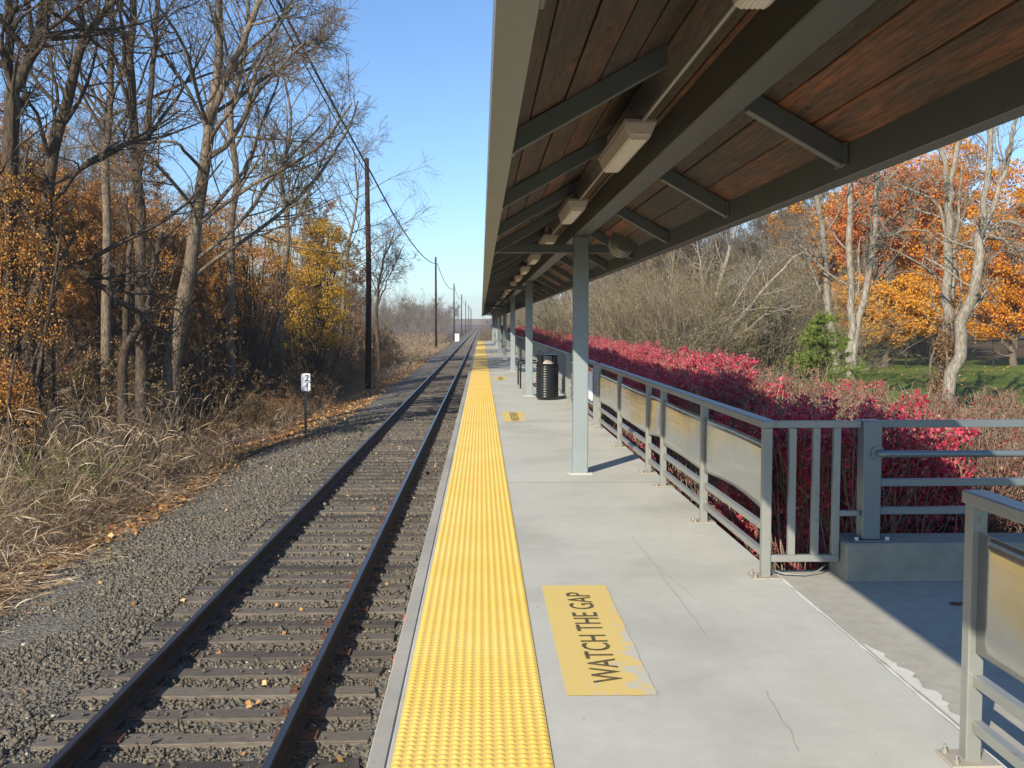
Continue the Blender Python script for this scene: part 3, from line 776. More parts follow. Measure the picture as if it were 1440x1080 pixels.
# roof boards: 4 courses each side, individually coloured, end joints over rafters
def board_mesh(x0, x1, ln):
    mb = sloped(x0 + .0035, x1 - .0035, .004, ln - .004, .102, .132)
    return mb.mesh('roof_board', 'boards', .003)
bl = RS * 2
cuts_l = [.06, .215, .368, .52, .674, AX]; cuts_r = [AX, .99, 1.15, 1.31, 1.47, 1.66]
bmesh_cache = {}
for side in (cuts_l, cuts_r):
    for i, (a, b) in enumerate(zip(side, side[1:])):
        me = board_mesh(a, b, bl)
        y = ry[0] - (RS if i % 2 else 0)
        while y < CB1 - 1:
            o = link('roof_board', me, can); o.location = off + Vector((0, y, random.uniform(-.003, .003)))
            y += bl
mb = MB(); c = [(.036, zroof(.036) + .134), (AX, AZ + .134), (1.74, zroof(1.74) + .134), (1.74, zroof(1.74) + .165), (AX, AZ + .17), (.036, zroof(.036) + .165)]
mb.prism(c, CB0, CB1).build('roof_sheet', 'roof_metal', can)
MB().prism([(.036, H+.908), (.046, H+.908), (.046, zroof(.04) + .131), (.036, zroof(.04) + .131)], CB0, CB1).build('drip_edge', 'fascia', can)
# posts with cross arms
PS = 12.3; py_ = [11.38 + PS * k for k in range(-2, 8)]
post_me = MB().box(1.013, 1.177, -.08, .08, 0, H + .953).mesh('post', 'steel_paint', .008)
foot_me = MB().box(.965, 1.225, -.13, .13, -.002, .012).mesh('base_plate', 'concrete', .003)
arm_me = MB().box(.137, 1.012, -.04, .04, H + .775, H + .868).mesh('cross_arm', 'shaded_frame_paint', .003)
arm2_me = MB().box(1.178, 1.618, -.04, .04, H + .775, H + .868).mesh('cross_arm', 'shaded_frame_paint', .003)
flange = MB().box(.99, 1.20, -.12, .12, H + .940, H + .954).mesh('cap_plate', 'steel_paint', .002)
for y in py_:
    for nm, me in (('post', post_me), ('base_plate', foot_me), ('cross_arm', arm_me), ('cross_arm', arm2_me)):
        o = link(nm, me, can); o.location = off + Vector((0, y, 0))
# strip lights under the ridge
def make_lamp():
    e = empty('canopy_light', (0, 0, 0), None, 'light fitting', 'strip lights in a row under the canopy ridge')
    MB().box(-.05, .05, .06, 1.16, .055, .085).box(-.085, .085, 0, 1.22, .035, .055).build('housing', 'lamp_housing', e, .003)
    prof = [(-.078, .034), (-.078, .022), (-.055, -.035), (-.04, -.045)] + [(-.04 + .008 * k, -.045 - (.003 if k % 2 else 0)) for k in range(1, 10)] + [(.04, -.045), (.055, -.035), (.078, .022), (.078, .034)]
    MB().prism(prof, .035, 1.185).build('lens', 'lamp_lens', e)
    MB().prism([(-.078, .034), (-.078, .026), (-.05, -.022), (.05, -.022), (.078, .026), (.078, .034)], .004, .0345).build('end_cap', 'lamp_lens', e)
    MB().box(-.02, .02, .25, .29, .085, .145).box(-.02, .02, .93, .97, .085, .145).build('hanger', 'lamp_housing', e)
    return e
lamp0 = make_lamp()
LN = ['strip light nearest overhead, cut by the top of the picture', 'second strip light from the near end, ribbed beige lens', 'third strip light from the near end, before the first post',
      'fourth strip light from the near end, just past the first cross arm', 'fifth strip light from the near end under the ridge']
nl = 0
for k in range(-2, 29):
    y = 1.95 + 3.36 * k
    e = lamp0 if k == -2 else copy_tree(lamp0, (0, 0, 0))
    e.location = (.815, y, H + .99)
    e['label'] = LN[k] if 0 <= k < 5 else ('small beige strip light in the receding row under the far canopy ridge' if k >= 5 else 'beige strip light under the canopy behind the viewer')
    e['group'] = 'strip lights in a row under the canopy ridge'
mb = MB()
for k in range(-2, 29):
    y = 1.95 + 3.36 * k
    mb.tube([(.825, y + 1.17, H + 1.035), (.825, y + 3.40, H + 1.035)], .011, 8)
o = mb.build('conduit', 'galv', can)
# loudspeaker drum on the first cross arm
spk = empty('loudspeaker', (1.49, 10.72, H + .875), 'round grey loudspeaker drum on the cross arm of the nearest post', 'loudspeaker')
b = MB(); b.tube([(0, -.10, 0), (0, .02, -.01), (0, .30, -.04)], [.135, .135, .125], 28).build('drum', 'speaker', spk, wc=False, smooth=False)
b = MB(); b.tube([(0, .13, -.018), (0, .165, -.022)], [.139, .139], 28).tube([(0, .26, -.034), (0, .30, -.04)], [.136, .136], 28).build('rim', 'speaker_rim', spk, wc=False)
MB().tube([(0, -.112, 0), (0, -.101, 0)], [.12, .134], 28).build('grille', 'speaker', spk, wc=False)
MB().box(-.02, .02, .0, .05, .10, .19).build('bracket', 'steel_paint', spk, wc=False)

# ------------------------------------------------------------------ railings
RX = 1.855
def railing(name, yposts, label, y_end=None, tilt=0):
    e = empty(name, (RX, yposts[0], 0), label, 'railing')
    o3 = -Vector(e.location)
    for i, y in enumerate(yposts):
        MB().box(RX - .03, RX + .03, y - .03, y + .03, .0, .985).build('upright', 'galv', e, .004)
        pl_ = MB().box(RX - .10, RX + .09, y - .08, y + .08, .001, .013).build('base_plate', 'baseplate', e, .003)
        for sx, sy in ((-.075, -.05), (-.075, .05), (.065, .05)):
            MB().tube([(RX + sx, y + sy, .012), (RX + sx, y + sy, .028)], .012, 6).tube([(RX + sx, y + sy, .028), (RX + sx, y + sy, .045)], .006, 6).build('bolt', 'bolt', pl_)
    ya, yb = yposts[0] - .03, yposts[-1] + .03
    MB().box(RX - .045, RX + .045, ya - .012, yb, .987, 1.035).build('top_rail', 'galv', e, .005)
    for i, (a, b_) in enumerate(zip(yposts, yposts[1:])):
        a += .031; b_ -= .031
        for z in (.30, .125): MB().box(RX - .012, RX + .03, a, b_, z, z + .042).build('lower_rail', 'galv', e, .003)
        # sheet panel, slightly buckled
        n1, n2 = 22, 8; rg = random.Random(int(a * 100)); bow = rg.uniform(.012, .05); V = []; F = []
        for j in range(n2 + 1):
            for k in range(n1 + 1):
                f = k / n1; g = j / n2
                x = RX - .004 + bow * math.sin(math.pi * f) * (1.0 - .75 * g) * (1 if (i % 2 == 0) else -.6)
                V.append((x, a + .004 + (b_ - a - .008) * f, .43 + .455 * g + (.02 * math.sin(math.pi * f) if j == 0 else 0)))
        for j in range(n2):
            for k in range(n1):
                q = j * (n1 + 1) + k; F.append((q, q + 1, q + n1 + 2, q + n1 + 1))
        me = bpy.data.meshes.new('sheet_panel'); me.from_pydata(V, [], F); me.materials.append(M['stainless'])
        me.polygons.foreach_set('use_smooth', [True] * len(F))
        o = link('sheet_panel', me, e, True); m_ = o.modifiers.new('thickness', 'SOLIDIFY'); m_.thickness = .004; m_.offset = 0
        if b_ - a > 1.2 and False: pass
    return e
r1 = railing('platform_railing', [6.62, 8.50, 10.42, 11.36, 13.75, 16.2], 'grey steel railing with mirror-like sheet panels between the first post and the stair opening')
r2 = railing('platform_railing', [16.75, 19.1, 21.5], 'grey railing section beside the black litter bin')
r0_ = railing('platform_railing', [-.6, 1.6, 3.78], 'nearest grey railing with sheet panel at the right edge beside the opening')
# ghost outline of a removed notice on the first panel
# small panel poster
nt = empty('notice_board', (RX - .05, 17.6, .7), 'white notice with red heading fixed to the railing behind the first post', 'notice')
MB().box(RX - .055, RX - .04, 16.75, 18.5, .40, .93).build('board', 'white_sign', nt, .002)
MB().box(RX - .059, RX - .0555, 16.78, 18.47, .87, .92).box(RX - .059, RX - .0555, 18.0, 18.08, .5, .82).box(RX - .059, RX - .0555, 18.2, 18.24, .5, .82).build('print', 'red_tape', nt)
# picket railing for the far stretch: uprights on a course, fine bars
far = empty('platform_railing', (RX, 22, 0), 'long grey picket railing receding beyond the litter bin to the platform end', 'railing')
up_me = MB().box(-.025, .025, -.025, .025, 0, .985).mesh('upright', 'galv')
pk_me = MB().box(-.008, .008, -.008, .008, .13, .985).mesh('picket', 'galv')
foff = -Vector(far.location)
y = 22.1; k = 0
while y < 100:
    o = link('upright', up_me, far); o.location = foff + Vector((RX, y, 0)); y += 2.4
MB().box(RX - .04, RX + .04, 22.05, 100.6, .987, 1.03).build('top_rail', 'galv', far)
MB().box(RX - .02, RX + .02, 22.05, 100.6, .09, .13).build('bottom_rail', 'galv', far)
for k in range(290):
    y = 22.25 + k * .155
    o = link('picket', pk_me, far); o.location = foff + Vector((RX, y, 0))
mb = MB()
for k in range(290, 500, 2):
    y = 22.25 + k * .155; mb.box(RX - .008, RX + .008, y, y + .02, .13, .985)
tag(mb.build('far_pickets', 'galv', far), kind='stuff')

# side gate-like panel and stair railing at the curb
sg = empty('picket_panel', (1.9, 6.62, 0), 'grey picket panel standing between the end upright and the square curb post', 'railing')
MB().box(1.887, 2.468, 6.60, 6.64, .985, 1.03).build('top_rail', 'galv', sg, .003)
MB().box(1.887, 2.335, 6.60, 6.64, .105, .15).build('bottom_rail', 'galv', sg, .003)
for x in (2.0, 2.155): MB().box(x, x + .045, 6.598, 6.642, .151, .984).build('picket', 'galv', sg, .003)
MB().box(2.29, 2.335, 6.598, 6.642, .151, .984).build('picket', 'galv', sg, .003)
MB().box(2.336, 2.468, 6.602, 6.638, .405, .44).build('short_rail', 'galv', sg, .003)
st = empty('stair_railing', (2.53, 6.66, .245), 'blue grey horizontal bar railing on the curb with a round handrail', 'railing')
MB().box(2.472, 2.59, 6.56, 6.68, .258, 1.035).build('square_post', 'pipe', st, .006)
bp = MB().box(2.41, 2.66, 6.53, 6.79, .246, .257).build('base_plate', 'pipe', st, .002)
for sx, sy in ((2.435, 6.56), (2.635, 6.56), (2.635, 6.76)):
    MB().tube([(sx, sy, .257), (sx, sy, .275)], .013, 6).build('bolt', 'caulk', bp)
for z in (.985, .60, .415): MB().box(2.592, 6.3, 6.60, 6.64, z, z + .048).build('bar', 'pipe', st, .003)
MB().box(6.302, 6.42, 6.60, 6.72, .246, 1.035).build('square_post', 'pipe', st, .006)
MB().tube([(2.56, 6.558, .825), (2.56, 6.53, .825), (2.58, 6.51, .825), (2.62, 6.505, .825), (6.3, 6.505, .825)], .022, 12).build('handrail', 'pipe', st, smooth=True)
MB().tube([(2.56, 6.559, .825), (2.56, 6.545, .825)], .045, 14).build('rosette', 'pipe', st)
cb = MB(); cb.tube([(1.905, 6.70, .12), (1.93, 6.69, .03), (2.0, 6.66, .012), (2.12, 6.63, .012), (2.22, 6.66, .03), (2.28, 6.70, .06)], .006, 6)
o = cb.build('loose_wire', 'galv', None, smooth=True); tag(o, 'thin loose wire curling on the slab under the picket panel', 'wire')

# ------------------------------------------------------------------ litter bin
bin_ = empty('litter_bin', (1.44, 22.5, 0), 'round black ribbed litter bin with open hood beside the second post', 'litter bin')
prof = []
z = .03
b = MB(); Rb = .245; pts = [(0, 0, .0), (0, 0, .03)]; rs_ = [.21, .235]
for k in range(13):
    z = .05 + k * .054; pts += [(0, 0, z), (0, 0, z + .012), (0, 0, z + .034), (0, 0, z + .046)]; rs_ += [Rb - .010, Rb + .004, Rb + .004, Rb - .010]
b.tube(pts, rs_, 32).build('body', 'black_metal', bin_, wc=False, smooth=True)
b = MB(); b.tube([(0, 0, .755), (0, 0, .765), (0, 0, .79)], [Rb + .012, Rb + .012, Rb - .02], 32).build('rim', 'black_metal', bin_, wc=False)
b = MB(); b.tube([(0, 0, .955), (0, 0, .975), (0, 0, .99), (0, 0, 1.0)], [Rb + .01, Rb + .012, Rb - .02, .05], 32).build('hood', 'black_metal', bin_, wc=False)
for k in range(4):
    a = R(45 + 90 * k); ca, sa = math.cos(a), math.sin(a)
    MB().tube([(ca * (Rb - .02), sa * (Rb - .02), .77), (ca * (Rb - .02), sa * (Rb - .02), .965)], .05, 10).build('strut', 'black_metal', bin_, wc=False)
MB().tube([(0, 0, .60), (0, 0, .80), (0.01, 0.01, .84)], [.19, .20, .12], 12).build('liner_bag', 'lamp_housing', bin_, wc=False, smooth=True)

# bench behind second post
bench = empty('bench', (1.30, 27.2, 0), 'black metal slatted bench half hidden behind the second post and the bin', 'bench')
for k in range(6): MB().box(-.32 + k * .085, -.255 + k * .085, -.9, .9, .43, .45).build('slat', 'black_metal', bench, .004, wc=False)
for k in range(5): MB().box(.22 + .012 * k, .24 + .012 * k, -.9, .9, .50 + k * .085, .56 + k * .085).build('back_slat', 'black_metal', bench, .004, wc=False)
for sy in (-.82, .82):
    MB().tube([(-.30, sy, 0), (-.30, sy, .62), (-.24, sy, .66), (.20, sy, .66)], .022, 8).tube([(.22, sy, 0), (.22, sy, .5), (.29, sy, .92)], .022, 8).build('end_frame', 'black_metal', bench, wc=False)
tk = empty('ticket_cabinet', (1.42, 70, 0), 'narrow dark green cabinet among the far canopy posts', 'cabinet')
MB().box(-.12, .12, -.15, .15, 0, 1.55).build('body', 'green_post', tk, .01, wc=False)
MB().box(-.10, .10, -.162, -.151, 1.1, 1.45).build('screen', 'black_metal', tk, wc=False)

# ------------------------------------------------------------------ trackside things
sg2 = empty('mile_sign', (-5.26, 30.9, float(gz(-5.26, 30.9))), 'small white number sign reading 2 over 1 on a slim green post', 'sign')
g0 = sg2.location.z
MB().box(-.025, .025, -.008, .008, -.3, 1.5).box(-.033, -.026, -.02, .008, -.3, 1.5).box(.026, .033, -.02, .008, -.3, 1.5).build('post', 'green_post', sg2, wc=False)
for (z0, z1, ch) in ((1.70, 1.96, '2'), (1.435, 1.695, '1')):
    prof = []
    p = MB(); r = .03; w = .135; zc = (z0 + z1) / 2; hh = (z1 - z0) / 2
    for (cx, cz, a0) in ((w - r, hh - r, 0), (-w + r, hh - r, 90), (-w + r, -hh + r, 180), (w - r, -hh + r, 270)):
        for k in range(4): a = R(a0 + 30 * k); prof.append((cx + r * math.cos(a) + .02, zc + cz + r * math.sin(a)))
    plt = p.prism(prof, -.024, -.021).build('plate', 'white_sign', sg2, wc=False)
    tmx = text_mesh(ch, .27, 'sign_black', .001)
    n_ = link('numeral', tmx, plt); n_.location = (.065, -.0265, zc); n_.rotation_euler = (R(90), 0, 0)

pole_lab = ['tall dark wooden utility pole, the nearest one beside the golden leaves', 'second dark utility pole along the track, wires dipping to it',
            'third utility pole along the track with the white cabinet behind', 'fourth utility pole receding along the track']
PY = [-30, 56, 138, 228, 312, 398, 480, 560, 640]
for k, y in enumerate(PY):
    x = -6.0 + .05 * math.sin(k * 2.1); z0 = float(gz(x, y)); top = 10.5 if k else 16.6
    e = empty('utility_pole', (x, y, z0), pole_lab[k - 1] if 1 <= k <= 4 else ('thin distant utility pole in the receding row' if k > 4 else 'dark utility pole standing behind the viewer'), 'utility pole', 'utility poles along the track')
    ln = .10 if k == 1 else .0
    MB().tube([(-ln * 2, 0, -.5), (-ln, 0, (top - z0) / 2), (-ln * 1.6, 0, top - z0)], [.17, .15, .12], 14).build('shaft', 'pole_wood', e, wc=False, smooth=True)
    MB().box(-.06, .06, -.22, -.13, top - z0 - 1.5, top - z0 - 1.38).tube([(0, -.18, top - z0 - 1.38), (0, -.18, top - z0 - 1.26)], .035, 8).build('insulator', 'wire', e, wc=False)
    MB().tube([(.13, 0, 0), (.145, 0, 3.0)], .02, 6).build('ground_wire_guard', 'rust', e, wc=False)
for i, (x_, z_first, zt, r_, sag) in enumerate(((-5.83, 15.6, 9.6, .045, 1.35), (-5.80, 16.2, 9.15, .024, 1.6))):
    mb = MB(); P = []
    for j, (a, b_) in enumerate(zip(PY, PY[1:])):
        za = z_first if j == 0 else zt
        for k in range(16):
            f = k / 16; s_ = sag * ((b_ - a) / 86) ** 2 if j else (.55, .95)[i]
            P.append((x_, a + (b_ - a) * f, za + (zt - za) * f - 4 * s_ * f * (1 - f)))
    if i == 1: P = P[:17]
    o = mb.tube(P, r_, 6).build('overhead_cable', 'wire', None, smooth=True)
    tag(o, ('thick black cable sagging between the utility poles', 'thinner upper wire strung to the nearest utility pole')[i], 'cable')
cabt = empty('signal_cabinet', (-4.6, 196, -1.8), 'small white signal cabinet beside the track in the distance', 'cabinet')
MB().box(-.4, .4, -.3, .3, 0, 1.5).build('body', 'white_sign', cabt, .02, wc=False)
MB().box(-.5, .5, -.35, .35, 1.5, 1.56).build('roof', 'white_sign', cabt, .01, wc=False)

# ------------------------------------------------------------------ chain link fence on the lawn
fe = empty('chain_link_fence', (20, 60, -.9), 'black chain link fence crossing the lawn behind the pale trunks', 'fence')
fz = lambda x: float(gz(x, 60))
mb_mesh = MB()
for k in range(22):
    x = 12 + k * 2.6; z = fz(x)
    MB().tube([(x, 60, z - .2), (x, 60, z + 1.62)], .05, 6).build('fence_post', 'chain', fe)
MB().tube([(12 + k * 2.6, 60, fz(12 + k * 2.6) + 1.58) for k in range(22)], .035, 6).build('top_bar', 'chain', fe)
V = []; F = []
def wirequad(a, b_):
    n = len(V); V.extend([(a[0], 60, a[1]), (a[0] + .006, 60, a[1]), (b_[0] + .006, 60, b_[1]), (b_[0], 60, b_[1])]); F.append((n, n + 1, n + 2, n + 3))
k = 0; x = 12.0
while x < 66:
    z = fz(x); wirequad((x, z), (x + 1.55, z + 1.55)); wirequad((x + 1.55, z), (x, z + 1.55)); x += .10
me = bpy.data.meshes.new('mesh_wire'); me.from_pydata(V, [], F); me.materials.append(M['chain']); o = link('mesh_wire', me, fe, True); o['kind'] = 'stuff'

# ------------------------------------------------------------------ fallen leaves
def scatter_leaves(name, x, y, size, label, seed, z_off=0.02, curl=1.0):
    rg = np.random.default_rng(seed); z = gz(x, y) + z_off
    v, f = leafcards(rg, np.stack([x, y, z], -1), size, flat=2.5, asp=0.9)
    o = link(name, np_mesh(name, v, [f], ['litter'])); return tag(o, label, 'leaves', kind='stuff')
rg = np.random.default_rng(12)
x = rg.uniform(-6.3, -.5, 2600); y = 6 + rg.uniform(0, 1, 2600) ** 1.5 * 60
keep = (rg.uniform(0, 1, 2600) < np.interp(x, [-6.3, -5, -4, -3, -2, -.5], [.9, .3, .3, .6, .7, .5])) & (rg.uniform(0, 1, 2600) < np.interp(y, [6, 25, 60], [.28, .8, 1]))
zt = np.where((x > -3.5) & (x < -.9), .035, .03)
scatter_leaves('fallen_leaves', x[keep], y[keep], .056, 'yellow and tan leaves lying on the track ballast', 13, .045)
N = 15000
y = 6 + rg.uniform(0, 1, N) ** 1.3 * 70; x = -6.25 - np.abs(rg.normal(0, .75, N)) + .35 * np.sin(y * .4) + rg.normal(0, .18, N)
x = np.where(y > 32, x + (y - 32) * .008, x)
scatter_leaves('leaf_litter', x, y, .10, 'band of orange leaf litter along the ballast edge', 14, .02)
N = 9000
y = 30 + rg.uniform(0, 1, N) ** 1.3 * 60; x = -4.6 - rg.uniform(0, 1, N) ** .8 * 2.2
scatter_leaves('leaf_litter', x, y, .085, 'leaves strewn over the ballast shoulder beyond the mile sign', 17, .03)
N = 9000
y = 8 + rg.uniform(0, 1, N) * 60; x = -7 - rg.uniform(0, 1, N) * 12
scatter_leaves('leaf_litter', x, y, .12, 'scattered brown leaves under the woodland edge', 15, .02)
N = 2500
y = 8 + rg.uniform(0, 1, N) * 50; x = 8 + rg.uniform(0, 1, N) * 25
scatter_leaves('leaf_litter', x, y, .11, 'orange leaves scattered over the lawn', 16, .02)

# ------------------------------------------------------------------ reeds and dry grass
def reeds(name, seed, n, xr, yr, hgt, lean, mat, label, plume=0, blades=4, r=.0045, up=-.06, leanvec=(0.0, 0.0), bw=.016):
    rg = np.random.default_rng(seed)
    x = rg.uniform(*xr, n); y = rg.uniform(*yr, n); P0 = np.stack([x, y, gz(x, y)], -1)
    D = rg.normal(0, lean, (n, 3)); D[:, 0] += leanvec[0]; D[:, 1] += leanvec[1]; D[:, 2] = 1
    ln = rg.uniform(.55, 1.1, n) * hgt
    p, rr = grow(rg, P0, D, ln, np.full(n, r), 7, .10, up, .4)
    floor_ = gz(p[..., 0], p[..., 1]) + .05; p[..., 2] = np.maximum(p[..., 2], floor_)
    parts = [(*tubes(p, rr, 3), 0)]
    if blades:
        q, _ = spawn(rg, p, rr, blades, .25, 1.0, 38, .28, .6, 4, .12, -.22, .25)
        q[..., 2] = np.maximum(q[..., 2], gz(q[..., 0], q[..., 1]) + .03)
        parts.append((*ribbons(rg, q, rg.uniform(.6, 1.3, len(q)) * bw), 0))
    mats = [mat]
    if plume:
        mats.append('plume'); idx = rg.choice(n, plume, replace=False)
        m = 260; ii = np.repeat(idx, m); tips = p[ii, -1]; dirs = nrm(p[ii, -1] - p[ii, -2] + np.array([.25, .1, -.25]))
        f = rg.uniform(0, 1, len(ii))
        pts = tips + dirs * f[:, None] * .30 + rg.normal(0, 1, (len(ii), 3)) * (.030 * np.sin(np.pi * np.clip(f, .08, .95)))[:, None]
        parts.append((*leafcards(rg, pts, .035, asp=.25, droop=.6), 1))
    V, F, MI = join(parts)
    o = link(name, np_mesh(name, V, F, mats, MI)); return tag(o, label, 'reeds', kind='stuff')
reeds('reeds', 21, 1500, (-12.5, -6.9), (15, 27), 2.5, .28, 'reed', 'tall dry tan reeds standing by the woodland edge', 14, 4)
reeds('reeds', 22, 2600, (-11.5, -6.7), (9, 24), 1.75, .75, 'reed', 'flattened tangle of dry reeds beside the ballast', 3, 3, up=-.20, leanvec=(.35, -.2))
reeds('reeds', 29, 2600, (-12.5, -6.8), (9, 26), 1.0, 1.1, 'bush_stem', 'low matted brown weeds under the reeds', 0, 3, up=-.2, bw=.012)
reeds('reeds', 26, 900, (-10.5, -6.5), (8.5, 16), 1.5, .9, 'reed', 'bleached broken reeds bent toward the ballast', 4, 3, up=-.22, leanvec=(.6, -.3), r=.006, bw=.022)
reeds('green_reeds', 23, 150, (-10.0, -7.9), (19.5, 23.0), 1.75, .25, 'reed_green', 'patch of still green reed leaves among the dry ones', 0, 8, bw=.022)
reeds('dry_grass', 28, 4200, (-12, -4.9), (62, 170), .7, .5, 'reed', 'dry grass verge between the second pole and the marsh', 0, 3, bw=.03, r=.008)
reeds('dry_grass', 24, 2600, (-9, -6.3), (24, 75), .8, .5, 'reed', 'low dry grass along the ballast toward the poles', 0, 3, bw=.014)
reeds('marsh_reeds', 25, 5200, (-34, -8), (85, 240), 2.3, .18, 'reed', 'pale tan marsh reeds beyond the second pole', 0, 3, r=.012, bw=.05)
reeds('edge_stalks', 27, 90, (-7.4, -6.2), (9, 30), .75, .25, 'reed', 'sparse straw stalks at the ballast edge', 0, 2)

# ------------------------------------------------------------------ shrubs and brush prototypes
def shrub_mesh(seed, stems, hgt, spread, leaf, leafn, leafsize, stem, n3=6, n4=4, up=.03, r=.018, wig=.14, arch=0, rmax=None):
    def lim(a):
        if rmax:
            d = np.linalg.norm(a[..., :2], axis=-1, keepdims=True); a[..., :2] *= rmax * np.tanh(d / rmax) / np.maximum(d, 1e-6)
            z0_ = hgt * .78; zt = hgt * 1.16; a[..., 2] = np.where(a[..., 2] > z0_, z0_ + (zt - z0_) * np.tanh((a[..., 2] - z0_) / (zt - z0_) * .9), a[..., 2])
        return a
    rg = np.random.default_rng(seed)
    P0 = rg.normal(0, spread * .28, (stems, 3)); P0[:, 2] = 0
    D = np.concatenate([rg.normal(0, .42, (stems, 2)) + P0[:, :2] * .3, np.ones((stems, 1))], 1)
    p, rr = grow(rg, P0, D, rg.uniform(.6, 1.1, stems) * hgt, np.full(stems, r), 8, wig, up - arch, .3)
    p = lim(p); parts = [(*tubes(p, rr, 4), 0)]
    q, qr = spawn(rg, p, rr, n3, .2, 1, 42, .42, .5, 5, .18, up, .25); q = lim(q); qr = np.clip(qr, .004, .02); parts.append((*tubes(q, qr, 3), 0))
    s, sr = spawn(rg, q, qr, n4, .2, 1, 40, .5, .6, 3, .15, up, .15); s = lim(s); sr = np.clip(sr, .003, .01); parts.append((*tubes(s, sr, 3), 0))
    mats = [stem]
    foli = None
    if leafn:
        idx = rg.integers(0, len(s), leafn); pts, _ = sample(s, idx, rg.uniform(0, 1, leafn)); pts += rg.normal(0, leafsize * .5, pts.shape)
        v, f = leafcards(rg, pts, leafsize, droop=.4); foli = np_mesh('foliage', v, [f], [leaf])
    V, F, MI = join(parts)
    return np_mesh('stems', V, F, mats, MI), foli
def put_shrub(name, pr, loc, label, cat, group, rz, sc):
    e = empty(name, loc, label, cat, group); e.rotation_euler = (0, 0, rz); e.scale = sc if isinstance(sc, tuple) else (sc,) * 3
    link('stems', pr[0], e)
    if pr[1]: link('foliage', pr[1], e)
    return e

# crimson hedge
bush = [shrub_mesh(100 + k, 60, 2.05, 1.5, 'leaf_red', 19000, .034, 'bush_stem', 7, 5, r=.010, rmax=.85, up=.08) for k in range(3)]
bushdry = [shrub_mesh(110 + k, 75, 1.95, 1.6, 'leaf_red_dry', 6000, .027, 'bush_stem', 8, 5, r=.010, rmax=.9, up=.07) for k in range(2)]
rg = np.random.default_rng(31); rown = [0, 0]; nb2 = 0
y = 8.1
while y < 92:
    step = 1.05 if y < 40 else 1.5
    for row, x0 in enumerate((2.92, 3.85)):
        dry = rg.uniform() < (.95 if (y < 16 and row == 1) else .75 if y < 12 else .3 if y < 22 else .04)
        pr = bushdry[rg.integers(2)] if dry else bush[rg.integers(3)]
        hz = np.interp(y, [8, 30, 70, 92], [1.02, 1.0, 1.10, 1.15]) * rg.uniform(.93, 1.07) * (1.0 if row else .96)
        lab = 'faded pink brown bush among the crimson hedge' if dry else 'crimson burning bush in the long hedge behind the railing'
        g = 'faded bushes in the crimson hedge' if dry else 'crimson bushes of the hedge behind the railing'
        nb_ = rown[row] = rown[row] + 1
        if nb_ <= 12:
            od = ('first', 'second', 'third', 'fourth', 'fifth', 'sixth', 'seventh', 'eighth', 'ninth', 'tenth', 'eleventh', 'twelfth')[nb_ - 1]
            lab = ('faded twiggy ' if dry else 'crimson ') + 'bush, ' + od + ' from the stair opening in the ' + ('back' if row else 'front') + ' row of the hedge'
        yy = y + rg.normal(0, .15); xx = x0 + rg.normal(0, .12)
        put_shrub('burning_bush', pr, (xx, yy, -.98), lab, 'bush', g, rg.uniform(0, 6.28), (hz, hz, hz))
    y += step
for (x, y_, s_, d_) in ((4.7, 8.8, .95, 1), (5.7, 9.3, .92, 1), (6.7, 9.6, .92, 1), (4.8, 10.4, 1.0, 1), (7.8, 9.4, .95, 1), (5.8, 10.9, .95, 1), (6.9, 11.2, .95, 1), (8.8, 10.2, .95, 1), (3.2, 7.9, .95, 0), (4.1, 7.9, .85, 1), (5.1, 7.8, .85, 1), (6.1, 7.9, .85, 1), (7.2, 8.1, .9, 1),
                        (8.2, 12.5, .9, 1), (4.9, 12.2, .95, 1), (10.2, 11.8, .95, 1), (6.6, 13.5, .9, 1), (5.6, 15.5, .85, 0)):
    pr = bushdry[rg.integers(2)] if d_ else bush[rg.integers(3)]
    nb2 = nb2 + 1; od = ('first', 'second', 'third', 'fourth', 'fifth', 'sixth', 'seventh', 'eighth', 'ninth', 'tenth', 'eleventh', 'twelfth', 'thirteenth', 'fourteenth', 'fifteenth', 'sixteenth', 'seventeenth', 'eighteenth')[nb2 - 1]
    mx_ = 'nearest row' if y_ < 8.5 else 'middle' if y_ < 11 else 'back'
    bx_ = 'opposite the square curb post' if x < 4 else 'behind bars near the curb post' if x < 5.5 else 'behind bars at right edge' if x < 7.5 else 'beyond the right picture edge'
    put_shrub('burning_bush', pr, (x, y_, -.95), ('twiggy pinkish bush, ' if d_ else 'crimson bush, ') + mx_ + ' of bed, ' + bx_ + (', fuller one' if (nb2 % 2) else ', thinner one'), 'bush', 'bushes behind the stair railing', rg.uniform(0, 6.28), s_)

